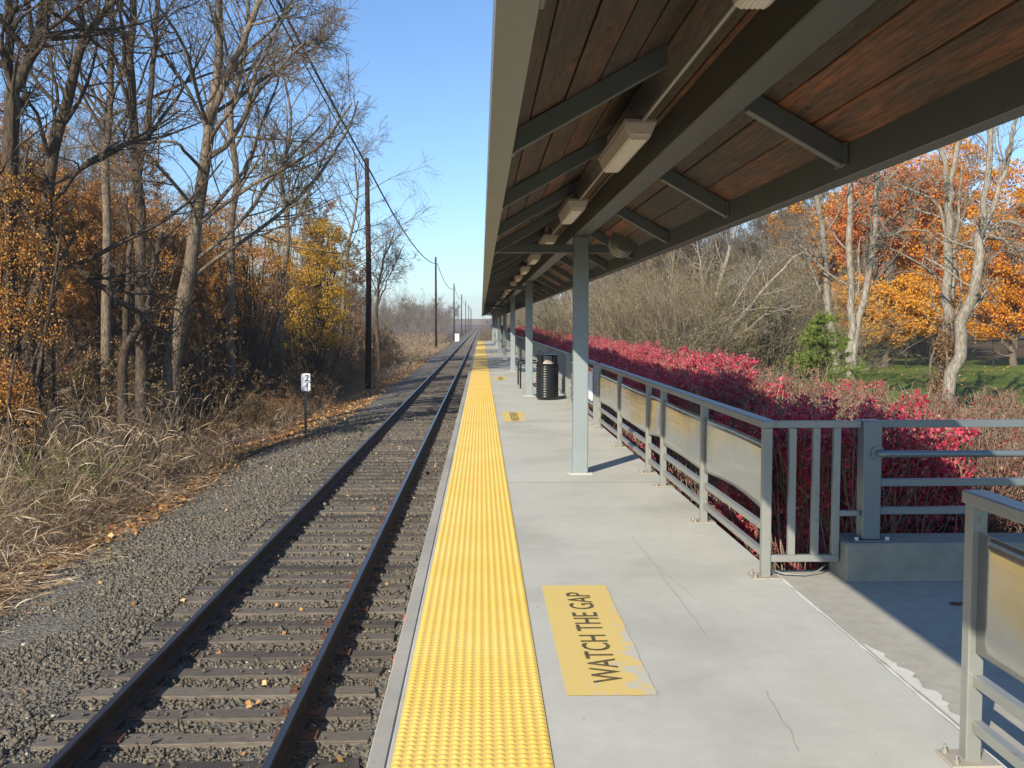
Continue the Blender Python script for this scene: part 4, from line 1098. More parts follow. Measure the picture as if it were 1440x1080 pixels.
# left thicket and right brush
thick = [shrub_mesh(130 + k, 55, 3.4, 2.6, 'leaf_dull', 9000, .075, 'bark_dark', 6, 4, up=-.02, r=.022, wig=.2) for k in range(2)]
thickb = shrub_mesh(135, 60, 3.2, 2.6, 'leaf_brown', 9000, .065, 'bush_stem', 7, 4, up=-.03, r=.02, wig=.2)
brush = [shrub_mesh(140 + k, 80, 4.6, 3.0, 'leaf_olive', (1500, 3800, 7000)[k], .06, 'brush_olive' if k else 'brush_stem', 8, 5, up=.02, r=.018, wig=.15) for k in range(3)]
rg = np.random.default_rng(41)
def left_edge(y): return np.interp(y, [20, 27, 34, 50, 60, 80, 120], [-13.5, -11.0, -9.6, -8.6, -8.6, -8.5, -9.5])
for k in range(95):
    y = 21 + rg.uniform(0, 1) ** 1.2 * 85; x = left_edge(y) - abs(rg.normal(0, 1)) * 5.0 - .6
    pr = thickb if rg.uniform() < .35 else thick[rg.integers(2)]
    br = pr is thickb
    s_ = rg.uniform(.75, 1.2) * (.8 if x > left_edge(y) - 1.8 else 1.1)
    put_shrub('thicket_shrub', pr, (x, y, float(gz(x, y)) - .05), 'brown leaved thicket shrub at the foot of the left woods' if br else 'dark tangled thicket shrub under the left trees', 'shrub',
              'brown shrubs of the left wood edge' if br else 'dark shrubs under the left trees', rg.uniform(0, 6.28), s_)
# low tangle close to the ballast beyond the sign
for k in range(26):
    y = 33 + k * 1.9; x = -7.6 - rg.uniform(0, 1.0)
    put_shrub('thicket_shrub', thick[k % 2] if k % 3 else thickb, (x, y, float(gz(x, y)) - .05), 'low tangled shrub between the ballast and the left woods', 'shrub', 'low shrubs lining the ballast', rg.uniform(0, 6.28), rg.uniform(.34, .55))
for k in range(68):
    y = 42 + rg.uniform(0, 1) * 55; x = rg.uniform(6.5, 24) * y / 55 ; 
    if x > 15.5 and y < 74: y += 22
    if x < 6: x += 5
    s_ = rg.uniform(.85, 1.35)
    put_shrub('brush_shrub', brush[rg.integers(3)], (x, y, float(gz(x, y)) - .05), 'olive grey brush thicket beyond the crimson hedge', 'shrub', 'brush thickets beyond the hedge', rg.uniform(0, 6.28), s_)
for k in range(40):
    y = 95 + rg.uniform(0, 1) * 120; x = 5 + rg.uniform(0, 1) * 30
    put_shrub('brush_shrub', brush[rg.integers(3)], (x, y, float(gz(x, y)) - .05), 'distant brush behind the platform end', 'shrub', 'distant brush behind the platform end', rg.uniform(0, 6.28), rg.uniform(.9, 1.3))
# tan bush at the platform end, red weed patch by second pole
put_shrub('dry_bush', brush[0], (.6, 104, -1.6), 'tan dry bush standing at the far end of the platform', 'bush', None, 0, (.35, .35, .75))
put_shrub('red_weeds', bush[0], (-5.6, 92, -1.95), 'low patch of red weeds beside the track before the second pole', 'weeds', None, 0, (.55, .8, .22))

# ------------------------------------------------------------------ left trees placed one by one
def L3(y, pts, r, K=14, seed=0, j=.05, sway=0.0):
    rg = np.random.default_rng(seed + 77)
    P = []
    for i, q in enumerate(pts):
        d = y + (q[2] if len(q) > 2 else 0); P.append(at(q[0], q[1], d))
    return limb(P, r, K, rg, j)
def hand_tree(name, y, limbs_px, seed, label, **kw):
    g = None
    rsc = kw.pop('rs', .8)
    ls = [L3(y, pts, [q_ * rsc for q_ in r], seed=seed + i, j=.02 + .12 * min(r)) for i, (pts, r) in enumerate(limbs_px)]
    b0 = ls[0][0][0, 0].copy(); zb = float(gz(b0[0], b0[1]))
    ls[0][0][0, 0, 2] = min(b0[2], zb - .1)
    base = np.array([b0[0], b0[1], zb])
    ls = [(p - base, r) for p, r in ls]
    kw['n2'] = int(kw.get('n2', 9) * 1.35); kw['n3'] = kw.get('n3', 7) + 2; kw['n4'] = kw.get('n4', 6)
    tp = tree_parts(seed, ls, **kw)
    return make_tree(name, tp, tuple(base), label)
hand_tree('woodland_tree', 23, [([(22, 640), (24, 500), (27, 372), (33, 240), (36, 140)], [.34, .28, .25, .22, .2]), ([(36, 140), (60, 95), (78, 50), (95, 0, 1), (125, -110, 2), (150, -200, 3)], [.17, .15, .12, .06]),
                              ([(36, 145), (33, 100), (36, 50), (35, 0), (30, -120, -1), (40, -220, -2)], [.13, .12, .1, .05])], 201,
          'thick forked tree at the left edge wrapped in orange leaves', bark='bark_dark', n2=9, n3=6, n4=6, leaf='leaf_orange', leafn=30000, leafsize=.06, t0=.15,
          leafgate=lambda p, rg: (p[:, 2] < 6.5 + rg.normal(0, .8, len(p))) )
hand_tree('woodland_tree', 25, [([(40, 620), (48, 483), (60, 430), (78, 340), (84, 240), (105, 167), (117, 125), (136, 61)], [.27, .22, .19, .17, .15, .13]), ([(136, 61), (131, 20), (130, -20), (122, -120, 2), (130, -200, 3)], [.09, .08, .04]),
                              ([(136, 61), (158, 36), (180, 10), (205, -10), (245, -70, -1), (280, -150, -2)], [.10, .09, .05]), ([(80, 335), (110, 370), (145, 402), (185, 430), (240, 470, 1)], [.11, .10, .07])], 211,
          'leaning forked tree, second from the left edge, with a low bare limb sloping right', bark='bark_dark', n2=8, n3=6, n4=5, t0=.25)
hand_tree('woodland_tree', 25.5, [([(84, 240), (86, 200), (95, 160), (92, 100), (82, 60)], [.06, .05, .04]), ], 214, 'thin crooked dark stem rising beside the leaning forked tree', bark='bark_dark', n2=4, n3=4, n4=3)
hand_tree('woodland_tree', 33, [([(150, 600), (158, 420), (160, 300), (164, 194), (172, 111), (175, 0), (172, -120)], [.22, .17, .15, .12, .07])], 221, 'straight slender grey tree left of the paired dark trunks', bark='bark_grey', n2=12, n3=6, n4=5)
hand_tree('woodland_tree', 31, [([(200, 620), (205, 400), (206, 290), (200, 180), (197, 100), (205, 0), (212, -130)], [.24, .19, .17, .14, .08]), ([(206, 250), (222, 170), (228, 90), (236, 0), (250, -120)], [.11, .1, .05])], 231,
          'dark double trunked tree near the middle of the left woods', bark='bark_dark', n2=8, n3=6, n4=5)
hand_tree('woodland_tree', 32, [([(236, 570), (250, 480), (268, 400), (280, 325), (300, 215), (305, 165), (320, 100), (318, 0), (305, -130)], [.34, .28, .24, .20, .15, .10]),
                              ([(303, 175), (330, 115), (350, 70), (372, 20), (410, -60, 1), (440, -130, 2)], [.14, .12, .06]), ([(296, 230), (330, 205), (355, 160), (368, 110), (392, 60, 1), (420, 20, 1)], [.11, .09, .045]),
                              ([(356, 155), (395, 110, -1), (430, 75, -1), (475, 55, -1)], [.07, .05, .02]), ([(292, 245), (268, 215, -2), (240, 205, -2), (190, 212, -2), (130, 215, -2)], [.07, .05, .02])], 241,
          'large spreading bare tree with pale trunk, tallest of the left woods', bark='bark_grey', n2=9, n3=7, n4=6, t0=.2)
hand_tree('woodland_tree', 29, [([(175, 590), (180, 500), (205, 450), (224, 412), (226, 370), (235, 328)], [.19, .15, .13, .11]), ([(178, 510), (185, 440), (190, 350), (188, 280)], [.12, .1, .05])], 251,
          'broken snag with a splintered pale top beside the large tree', bark='bark_dark', n2=3, n3=4, n4=3)
hand_tree('woodland_tree', 42, [([(328, 590), (328, 440), (330, 330), (340, 250), (330, 170), (352, 90), (360, 0)], [.25, .18, .15, .08])], 261, 'slender bare tree right of the large spreading tree', bark='bark_grey', n2=12, n3=6, n4=6)
hand_tree('woodland_tree', 48, [([(395, 560), (398, 420), (410, 330), (400, 260), (415, 180), (405, 110)], [.2, .14, .11, .05]), ([(408, 330), (440, 270), (470, 200), (490, 150)], [.08, .06, .03])], 271, 'thin bare tree before the nearest utility pole', bark='bark_grey', n2=11, n3=7, n4=6)
hand_tree('woodland_tree', 66, [([(478, 540), (484, 430), (492, 350), (505, 280), (500, 210)], [.2, .13, .1, .05])], 281, 'bare tree showing behind the nearest utility pole', bark='bark_grey', n2=14, n3=7, n4=6)
hand_tree('woodland_tree', 70, [([(535, 530), (531, 430), (540, 370), (556, 330)], [.2, .12, .09, .04]), ([(532, 430), (548, 390), (570, 345)], [.07, .05, .03])], 291, 'bare leaning tree just right of the nearest utility pole', bark='bark_dark', n2=10, n3=7, n4=6)
# bundle of pale splintered wood on the snag
sp = at(236, 328, 29)
mb = MB()
for k in range(5): mb.tube([(sp[0] + random.uniform(-.06, .06), sp[1], sp[2] - .15), (sp[0] + random.uniform(-.1, .14), sp[1] + .03, sp[2] + random.uniform(.02, .2))], [.035, .008], 5)
o = mb.build('splintered_top', 'bark_pale', None); tag(o, 'pale splintered wood on top of the broken snag', 'wood')

# generic woodland prototypes
protoA = [tree_parts(300 + k, auto_limbs(300 + k, (15, 17, 14, 16)[k], .19, fork=(2, 3, 2, 3)[k]), n2=15, n3=8, n4=8, bark='bark_grey', up=.06) for k in range(4)]
protoO = [tree_parts(320 + k, auto_limbs(320 + k, (11, 9)[k], .15, fork=3, forkat=.25), n2=12, n3=6, n4=5, bark='bark_grey', leaf='leaf_orange', leafn=26000, leafsize=.078, up=.04, t0=.15) for k in range(2)]
protoB = [tree_parts(330 + k, auto_limbs(330 + k, (10, 8)[k], .13, fork=3, forkat=.2), n2=12, n3=6, n4=5, bark='bark_dark', leaf='leaf_brown', leafn=22000, leafsize=.075, up=.04, t0=.12) for k in range(2)]
rg = np.random.default_rng(51)
def place(pr, x, y, name, label, group, s_):
    e = empty(name, (x, y, float(gz(x, y)) - .05), label, 'tree', group); e.rotation_euler = (0, 0, rg.uniform(0, 6.28)); e.scale = (s_, s_, s_ * rg.uniform(.92, 1.08))
    link('trunk', pr[0], e); link('crown', pr[1], e)
for k in range(78):
    y = 30 + rg.uniform(0, 1) * 75; x = left_edge(y) - 2.5 - rg.uniform(0, 1) ** 1.1 * (.62 * y)
    u_ = rg.uniform()
    if u_ < .48: place(protoA[rg.integers(4)], x, y, 'woodland_tree', 'tall bare grey tree in the left woods', 'bare trees of the left woods', rg.uniform(.62, .92))
    elif u_ < .76: place(protoO[rg.integers(2)], x, y, 'autumn_tree', 'tree with orange leaves inside the left woods', 'orange trees of the left woods', rg.uniform(.7, 1.1))
    else: place(protoB[rg.integers(2)], x, y, 'autumn_tree', 'brown leaved understorey tree in the left woods', 'brown trees of the left woods', rg.uniform(.6, 1.0))
for (x, y, s_) in [(-10.5 - 1.15 * k - (k % 3), 40 + (k * 7) % 23, .62 + .06 * (k % 5)) for k in range(16)] + list(((-18, 31, .8), (-14.5, 36, .75), (-12.6, 42, .72), (-21, 37, .9), (-16.5, 45, .85), (-24, 33, .95), (-13.5, 52, .7), (-19, 52, .85))):
    place(protoO[int(x) % 2], x, y, 'autumn_tree', 'tree with orange leaves close behind the left trunks', 'orange trees behind the left trunks', s_)
# near orange shrub in the corner at far left, golden vine mass
def leaf_mass(name, blobs, n, size, leaf, bark, label, seed, cat='tree', trunk=False):
    """stems with a leafy shell made of clumps; blobs: (x,y,z,r) world"""
    rg = np.random.default_rng(seed); B = np.array(blobs); base = np.array([B[:, 0].mean(), B[:, 1].mean(), 0.0]); base[2] = float(gz(base[0], base[1]))
    e = empty(name, tuple(base), label, cat)
    nb = len(B); P0 = np.repeat(base[None], nb * 3, 0) + rg.normal(0, .25, (nb * 3, 3)) * [1, 1, 0]; tgt = np.repeat(B[:, :3], 3, 0) + rg.normal(0, .5, (nb * 3, 3)) * np.repeat(B[:, 3:4], 3, 0)
    if trunk:
        P0[:, 2] += (tgt[:, 2] - base[2]) * rg.uniform(.15, .6, len(P0)); P0[:, :2] = base[:2]
    ts = np.linspace(0, 1, 9)[None, :, None]; mid = (P0 + tgt) / 2 + rg.normal(0, .4, P0.shape)
    poly = (1 - ts) ** 2 * P0[:, None] + 2 * ts * (1 - ts) * mid[:, None] + ts ** 2 * tgt[:, None]
    rad = np.linspace(.07, .02, 9)[None] * np.ones((len(poly), 1))
    poly = poly - base
    if trunk:
        hz_ = (B[:, 2].max() - base[2]) * .8; tp_ = np.zeros((1, 9, 3)); tp_[0, :, 2] = np.linspace(-.1, hz_, 9); tp_[0, 1:, :2] = rg.normal(0, .06, (8, 2))
        poly = np.concatenate([poly, tp_]); rad = np.concatenate([rad, np.linspace(.24, .06, 9)[None]])
    v, f = tubes(poly, rad, 7); link('trunk', np_mesh('trunk', v, [f], [bark], None, True), e)
    q, qr = spawn(rg, poly, rad, 14, .3, 1, 50, .25, .4, 5, .2, -.03, .6); qr = np.clip(qr, .005, .02)
    w = B[:, 3] ** 2; idx = rg.choice(nb, n, p=w / w.sum())
    dirv = nrm(rg.normal(0, 1, (n, 3))); rad_ = B[idx, 3] * rg.uniform(.35, 1.0, n) ** .5
    pts = B[idx, :3] + dirv * rad_[:, None]
    # clumping noise
    c = np.sin(pts[:, 0] * 4.1 + 1.3) * np.sin(pts[:, 1] * 3.7) + np.sin(pts[:, 2] * 4.6 + pts[:, 0] * 2.0)
    pts = pts[c > -.35 + rg.normal(0, .35, n)] - base
    v1, f1 = tubes(q, qr, 3); v2, f2 = leafcards(rg, pts, size, droop=.8)
    V, F, MI = join([(v1, f1, 0), (v2, f2, 1)]); link('crown', np_mesh('crown', V, F, [bark, leaf], MI), e)
    return e
def blobs(y, L_): return [(*at(px, py, y + dy), r_) for px, py, r_, dy in L_]
leaf_mass('golden_tree', blobs(52, [(455, 345, 1.4, 0), (485, 360, .9, 1), (430, 375, 1.1, -.6), (455, 400, 1.3, 0), (430, 425, 1.0, 0), (470, 430, 1.0, .5), (440, 462, 1.3, -.5), (475, 465, .8, 0), (410, 470, .8, 0), (470, 325, .8, 1), (395, 345, .8, 2)]), 26000, .085, 'leaf_gold', 'bark_dark',
          'tree draped in bright golden vine leaves left of the nearest utility pole', 401)
leaf_mass('orange_vine_tree', blobs(50, [(330, 350, 1.6, 2), (360, 385, 1.3, 2), (300, 380, 1.3, 1), (385, 360, 1.0, 1), (345, 420, 1.1, 0), (260, 360, 1.4, 4), (300, 300, 1.2, 4)]), 20000, .08, 'leaf_orange', 'bark_dark', 'loose orange leaved tree between the large trunk and the golden vine', 402)
leaf_mass('orange_vine_tree', blobs(43, [(300, 340, 1.2, 0), (340, 390, 1.1, 0), (375, 330, 1.1, 1), (320, 300, 1.0, 1), (385, 420, .9, 0), (350, 440, .8, 0), (400, 385, .8, 1)]), 8000, .075, 'leaf_orange', 'bark_dark', 'orange vine leaves right of the large spreading tree trunk', 411)
leaf_mass('russet_tree', blobs(37, [(110, 270, 1.0, 0), (150, 330, 1.2, 0), (190, 290, 1.1, 2), (215, 360, 1.1, 0), (130, 400, 1.1, 0), (250, 310, 1.0, 2), (175, 240, .9, 3), (235, 430, .9, 0)]), 17000, .07, 'leaf_orange', 'bark_dark', 'russet leaved young tree among the dark left trunks', 412)
leaf_mass('orange_shrub', blobs(21, [(5, 560, .75, 0), (35, 590, .5, 0), (-30, 540, .9, 0), (20, 530, .5, .3)]), 9000, .048, 'leaf_orange', 'bark_dark', 'small orange shrub at the left edge behind the reeds', 403, 'shrub')
leaf_mass('orange_vine_tree', blobs(22.3, [(5, 330, .9, 0), (40, 370, .9, .3), (10, 420, 1.0, 0), (50, 450, .8, 0), (0, 480, .9, 0), (45, 300, .6, 0), (-30, 380, 1.2, 0), (15, 270, .5, 0)]), 15000, .052, 'leaf_orange', 'bark_dark', 'orange leaved vines hanging on the leftmost trunk', 404)
leaf_mass('evergreen_clump', blobs(75, [(420, 215, .9, 0), (400, 240, 1.2, 0), (440, 250, 1.0, 0), (370, 245, .8, 0), (425, 280, 1.0, 0)]), 5200, .13, 'needle_dark', 'bark_grey', 'faded green pine top above the golden leaves', 405)

# ------------------------------------------------------------------ right trees placed one by one
kwp = dict(rs=.66, bark='bark_pale', n2=7, n3=4, n4=4, t0=.3, up=.02, wig=.16, r2cap=.032, lf2=.34)
hand_tree('pale_tree', 34, [([(1185, 560), (1173, 446), (1160, 340), (1148, 271), (1140, 190), (1130, 90)], [.22, .18, .15, .11, .06]), ([(1172, 440), (1150, 395), (1135, 355), (1112, 320)], [.08, .06, .03])], 501, 'pale leaning trunk left of the twin pale trunks, behind the small spruce', **kwp)
hand_tree('pale_tree', 33, [([(1200, 570), (1201, 499), (1202, 440), (1200, 378), (1196, 320), (1198, 252), (1192, 150), (1196, 60)], [.25, .2, .17, .15, .12, .07]),
                          ([(1204, 520), (1212, 450), (1224, 397), (1230, 340), (1232, 302), (1234, 237), (1245, 140), (1240, 60)], [.19, .17, .15, .12, .06]), ([(1226, 380), (1236, 330), (1262, 300), (1290, 280)], [.06, .05, .02])], 511, 'twin pale trunked tree between the small spruce and the vine wrapped trunk', **kwp)
hand_tree('pale_tree', 32, [([(1332, 600), (1337, 511), (1338, 440), (1336, 378), (1338, 300), (1336, 262)], [.30, .24, .21, .19]), ([(1336, 264), (1325, 205), (1320, 150), (1300, 60), (1300, -30)], [.14, .12, .06]), ([(1338, 262), (1350, 192), (1352, 120), (1370, 20)], [.14, .12, .06]),
                          ([(1346, 420), (1348, 350), (1352, 290), (1354, 230)], [.09, .08, .04]), ([(1334, 330), (1322, 290), (1295, 270), (1255, 262), (1230, 258)], [.08, .07, .03]), ([(1336, 345), (1305, 325), (1270, 325), (1240, 335)], [.06, .045, .02])], 521, 'pale tree wrapped in dry vines at its base, forking high', **kwp)
hand_tree('pale_tree', 30, [([(1340, 610), (1347, 541), (1360, 470), (1372, 416), (1380, 365), (1384, 321)], [.30, .27, .24, .2]), ([(1384, 322), (1392, 250), (1395, 173), (1390, 60), (1395, -20)], [.15, .13, .06]), ([(1385, 325), (1402, 290), (1418, 235), (1430, 170), (1450, 60)], [.13, .11, .05]),
                          ([(1388, 330), (1410, 335), (1445, 350), (1490, 345)], [.06, .05, .02]), ([(1383, 345), (1410, 312), (1450, 318), (1500, 330)], [.06, .05, .02])], 531, 'rightmost pale tree leaning right with a wide fork', **kwp)
hand_tree('pale_tree', 46, [([(1000, 540), (1002, 470), (1005, 430), (1020, 370), (1035, 320), (1040, 270)], [.22, .18, .13, .07]), ([(1001, 470), (992, 420), (985, 370), (975, 320)], [.1, .08, .04])], 541, 'grey forked tree rising from the brush beyond the hedge', **kwp)
hand_tree('fallen_limb_tree', 44, [([(1000, 540), (1012, 490), (1040, 450), (1070, 415), (1110, 370), (1140, 345)], [.20, .16, .10, .05]), ([(1014, 488), (1050, 465), (1085, 440), (1130, 430)], [.11, .08, .03]), ([(1010, 495), (1030, 440), (1045, 410), (1080, 350)], [.09, .07, .03])], 551, 'pale leaning broken limbs spreading from the brush beyond the hedge', **kwp)
hand_tree('pale_tree', 60, [([(808, 480), (806, 440), (803, 410), (798, 380)], [.14, .1, .06])], 561, 'thin white stem between the first and second canopy posts', bark='bark_pale', n2=5, n3=4, n4=3)
# vine sleeve on tree with dry leaves
leaf_mass('dry_vine', blobs(31.6, [(1334, 540, .35, 0), (1338, 515, .38, 0), (1336, 485, .34, 0), (1338, 460, .3, 0)]), 3200, .06, 'leaf_brown', 'bark_grey', 'dry brown vine wrapped round the foot of the high forking pale tree', 571, 'vine')

# maples
def maple(seed, H_, n):
    rg = np.random.default_rng(seed)
    ls = auto_limbs(seed, H_, .24, fork=5, forkat=.18, crown_spread=.5)
    for p, r in ls: p[..., :2] *= 1.15
    tp = tree_parts(seed, ls, n2=14, n3=7, n4=5, bark='bark_grey', leaf='leaf_maple', leafn=n, leafsize=.22, up=.0, t0=.16, lf2=.46, ang=62, droop=.9)
    return tp
mp = [maple(601, 13.5, 44000), maple(602, 12, 40000)]
MAP = [(34, 80, 1.0, 'tall orange maple at the back of the maple row'), (46, 78, 1.1, 'orange maple standing farthest right'), (27, 82, .9, 'golden maple at the back left of the maple row')]
for k, (x, y, s_, lab) in enumerate(MAP):
    e = make_tree('maple_tree', mp[k % 2], (x, y, float(gz(x, y)) - .05), lab, rz=k * 1.7, scale=s_)
leaf_mass('maple_tree', blobs(63, [(1205, 300, 1.7, 0), (1240, 330, 1.6, 2), (1215, 265, 1.3, 0), (1235, 285, 1.2, -1), (1200, 340, 1.2, 1)]), 24000, .13, 'leaf_coral', 'bark_grey', 'coral red maple crown behind the twin pale trunks', 621, trunk=True)
leaf_mass('maple_tree', blobs(61, [(1205, 415, 1.4, 0), (1240, 430, 1.6, 0), (1275, 440, 1.6, 0), (1225, 460, 1.1, -1), (1260, 465, 1.1, 0), (1290, 410, 1.4, 1), (1200, 440, 1.0, 1), (1305, 445, 1.2, 0)]), 36000, .13, 'leaf_maple_gold', 'bark_grey', 'low golden maple skirt between the twin pale trunks and the vine wrapped tree', 622, trunk=True)
leaf_mass('maple_tree', blobs(66, [(1290, 330, 2.2, 0), (1320, 270, 2.0, 0), (1340, 370, 2.0, 0), (1285, 250, 1.8, 0), (1320, 420, 1.8, 0), (1350, 230, 1.8, 0), (1300, 390, 1.6, 0)]), 50000, .13, 'leaf_maple', 'bark_grey', 'broad orange maple behind the vine wrapped pale tree', 623, trunk=True)
leaf_mass('maple_tree', blobs(60, [(1405, 400, 2.0, 0), (1440, 360, 2.1, 0), (1425, 440, 1.6, 0), (1390, 450, 1.2, 0), (1460, 420, 2.0, 0), (1400, 330, 1.8, 0), (1430, 270, 2.0, 0), (1480, 300, 2.2, 0), (1500, 400, 2.0, 0)]), 70000, .13, 'leaf_maple', 'bark_grey', 'orange maple behind the rightmost leaning pale tree', 624, trunk=True)
red = tree_parts(611, auto_limbs(611, 13, .2, fork=4, forkat=.25, crown_spread=.4), n2=12, n3=7, n4=5, bark='bark_grey', leaf='leaf_coral', leafn=12000, leafsize=.16, up=.02, t0=.35)
make_tree('maple_tree', red, (24.2, 64, -.95), 'tall thin maple with coral red top left in the maple row', rz=.5)
oak = tree_parts(613, auto_limbs(613, 15, .24, fork=4, forkat=.3, crown_spread=.4), n2=12, n3=7, n4=6, bark='bark_grey', leaf='leaf_olive', leafn=12000, leafsize=.15, up=.03, t0=.3)
for k, (x, y, s_) in enumerate(((27, 88, 1.0), (36, 92, 1.1))): make_tree('oak_tree', oak, (x, y, -.95), ('dull olive brown oak rising behind the maple row', 'larger olive brown oak behind the orange maples at right')[k], rz=k * 2., scale=s_)

# small spruce
def spruce(seed, H_, n):
    rg = np.random.default_rng(seed); P = np.zeros((1, 10, 3)); P[0, :, 2] = np.linspace(0, H_, 10); r = np.linspace(.07, .01, 10)[None]
    tr = np_mesh('trunk', *(lambda v, f: (v, [f]))(*tubes(P, r, 7)), ['bark_dark'], None, True)
    m = 85; z = rg.uniform(.06, .99, m) ** .9 * H_; a = rg.uniform(0, 6.28, m); ln = (H_ - z) / H_ * 1.75 + .18
    D = np.stack([np.cos(a), np.sin(a), np.full(m, .12)], -1); P0 = np.stack([0 * z, 0 * z, z], -1)
    p, rr = grow(rg, P0, D, ln * rg.uniform(.75, 1.15, m), np.full(m, .015), 6, .06, .02, .3)
    q, qr = spawn(rg, p, rr, 12, .1, 1, 50, .38, .5, 4, .08, .03, .12)
    idx = rg.integers(0, len(q), n); pts, tan = sample(q, idx, rg.uniform(0, 1, n))
    d = nrm(tan * .9 + rg.normal(0, .6, tan.shape)); s_ = .075 * rg.uniform(.6, 1.3, n)
    side = nrm(np.cross(d, rg.normal(0, 1, d.shape))) * .006
    V = np.stack([pts - side, pts + side, pts + d * s_[:, None]], 1).reshape(-1, 3); F = np.arange(n * 3).reshape(n, 3)
    v1, f1 = tubes(p, rr, 4); v2, f2 = tubes(q, np.clip(qr, .003, .01), 3)
    VV, FF, MI = join([(v1, f1, 0), (v2, f2, 0), (V, F, 1)])
    return tr, np_mesh('crown', VV, FF, ['bark_dark', 'needle'], MI)
bx = at(1162, 540, 27)
make_tree('spruce_tree', spruce(701, 2.8, 34000), (bx[0], 27, -.9), 'small bright green spruce behind the crimson hedge')

# deeper woods on both sides
rg = np.random.default_rng(61)
for k in range(62):
    y = 84 + rg.uniform(0, 1) * 75; x = 6 + rg.uniform(0, 1) * (.5 * y)
    place(protoA[rg.integers(4)] if rg.uniform() < .82 else protoB[rg.integers(2)], x, y, 'woodland_tree', 'bare grey tree in the woods beyond the brush and lawn', 'bare trees beyond the brush', rg.uniform(.62, .95))
for k in range(30):
    y = 56 + rg.uniform(0, 1) * 30; x = rg.uniform(.12, .30) * y
    place(protoA[rg.integers(4)] if rg.uniform() < .7 else protoB[rg.integers(2)], x, y, 'woodland_tree', 'thin bare tree standing in the brush beyond the hedge', 'thin trees in the brush', rg.uniform(.45, .7))
for k in range(70):
    y = 105 + rg.uniform(0, 1) * 210; x = -14 - rg.uniform(0, 1) * 60 - (y - 105) * .04
    place(protoA[rg.integers(4)] if rg.uniform() < .85 else protoB[rg.integers(2)], x, y, 'woodland_tree', 'distant bare tree beyond the marsh reeds', 'distant bare trees left of the track', rg.uniform(.55, .85))
for k in range(46):
    y = 240 + rg.uniform(0, 1) * 380; s_ = 1 if rg.uniform() < .5 else -1; x = (-9 - rg.uniform(0, 1) * 26) if s_ < 0 else (5 + rg.uniform(0, 1) * 26)
    place(protoA[rg.integers(4)], x, y, 'woodland_tree', 'far bare tree lining the track near the horizon', 'far trees lining the track', rg.uniform(.6, .85))
# behind and left of the viewer: the wood edge goes on (its trees throw the shadows at the lower left)
for (x, y, s_) in ((-34, 4, .8), (-36, -6, .9), (-29, 14, .8), (-40, -2, 1.0), (-31, -14, .9)):
    place(protoA[int(y) % 4], x, y, 'woodland_tree', 'bare tree of the left wood edge beside the viewer', 'trees beside the viewer', s_)
for (x, y, s_) in ((-25, 19, .9), (-28, 23, .9)):
    place(protoB[0], x, y, 'autumn_tree', 'brown tree of the wood edge beside the viewer', 'trees beside the viewer', s_)
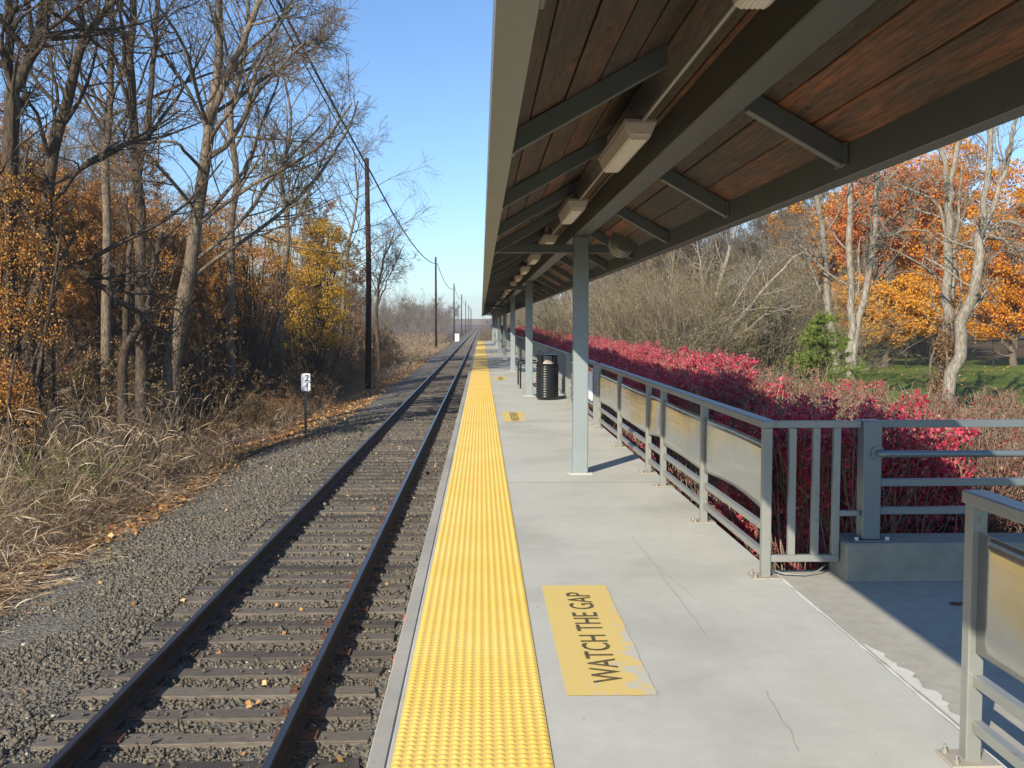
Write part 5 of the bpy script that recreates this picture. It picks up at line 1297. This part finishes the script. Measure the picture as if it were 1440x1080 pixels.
# distant hill and closing tree mass
xs = np.linspace(-2500, 2500, 120); V = []; F = []
for i, x in enumerate(xs):
    h_ = 16 + 8 * math.sin(i * .13 + 1) + 4 * math.sin(i * .41); V += [(x, 3600, -3), (x, 3600, max(h_, 4)), (x, 4200, -3)]
for i in range(len(xs) - 1): a = i * 3; F += [(a, a + 3, a + 4, a + 1), (a + 1, a + 4, a + 5, a + 2)]
me = bpy.data.meshes.new('hill'); me.from_pydata(V, [], F); me.materials.append(M['hill']); tag(link('hill', me), 'low blue grey hills on the horizon', kind='structure')
def tree_mass(name, seed, n, xf, yf, hf, label):
    rg = np.random.default_rng(seed); x = xf(rg, n); y = yf(rg, n); h = hf(rg, n)
    P0 = np.stack([x, y, gz(x, y)], -1); D = np.concatenate([rg.normal(0, .07, (n, 2)), np.ones((n, 1))], 1)
    p, r = grow(rg, P0, D, h, rg.uniform(.05, .13, n), 6, .05, 0, .2)
    q, qr = spawn(rg, p, r, 14, .25, 1, 40, .35, .5, 4, .15, .04, .8); qr = np.clip(qr, .012, .05)
    s, sr = spawn(rg, q, qr, 4, .2, 1, 40, .5, .6, 3, .15, .03, .5); sr = np.clip(sr, .012, .02)
    V, F, MI = join([(*tubes(p, r, 4), 0), (*tubes(q, qr, 3), 0), (*tubes(s, sr, 3), 0)])
    o = link(name, np_mesh(name, V, F, ['bark_grey'], MI)); return tag(o, label, 'woods', kind='stuff')
tree_mass('far_woods', 71, 420, lambda rg, n: -30 - rg.uniform(0, 1, n) * 90, lambda rg, n: rg.uniform(110, 330, n), lambda rg, n: rg.uniform(7, 14, n), 'bare grey woods closing the view left of the track')
tree_mass('far_woods', 72, 420, lambda rg, n: 12 + rg.uniform(0, 1, n) * 110, lambda rg, n: rg.uniform(125, 190, n), lambda rg, n: rg.uniform(9, 17, n), 'bare grey woods closing the view right of the platform')
tree_mass('far_woods', 73, 380, lambda rg, n: -22 - rg.uniform(0, 1, n) * 60, lambda rg, n: rg.uniform(60, 110, n), lambda rg, n: rg.uniform(7, 13, n), 'dense thin saplings deep inside the left woods')

tree_mass('far_woods', 74, 420, lambda rg, n: -12 - rg.uniform(0, 1, n) * 34, lambda rg, n: rg.uniform(150, 480, n), lambda rg, n: rg.uniform(6, 12, n), 'hazy grey woods along the track toward the vanishing point')
tree_mass('far_woods', 75, 260, lambda rg, n: 5 + rg.uniform(0, 1, n) * 25, lambda rg, n: rg.uniform(150, 480, n), lambda rg, n: rg.uniform(6, 11, n), 'hazy grey woods beyond the platform end')
# the air: one closed box of thin even haze
hz = MB().box(-700, 700, -60, 900, -4.5, 24).build('haze', 'stone', None)
hz.data.materials.clear()
hm = bpy.data.materials.new('air haze'); hm.use_nodes = True; hm.node_tree.nodes.clear()
ho = hm.node_tree.nodes.new('ShaderNodeOutputMaterial'); hv = hm.node_tree.nodes.new('ShaderNodeVolumePrincipled')
hv.inputs['Color'].default_value = (.9, .94, 1, 1); hv.inputs['Density'].default_value = .0005; hv.inputs['Anisotropy'].default_value = .2
hm.node_tree.links.new(hv.outputs[0], ho.inputs['Volume']); hz.data.materials.append(hm)
tag(hz, 'thin pale haze in the air over the far track', kind='stuff')
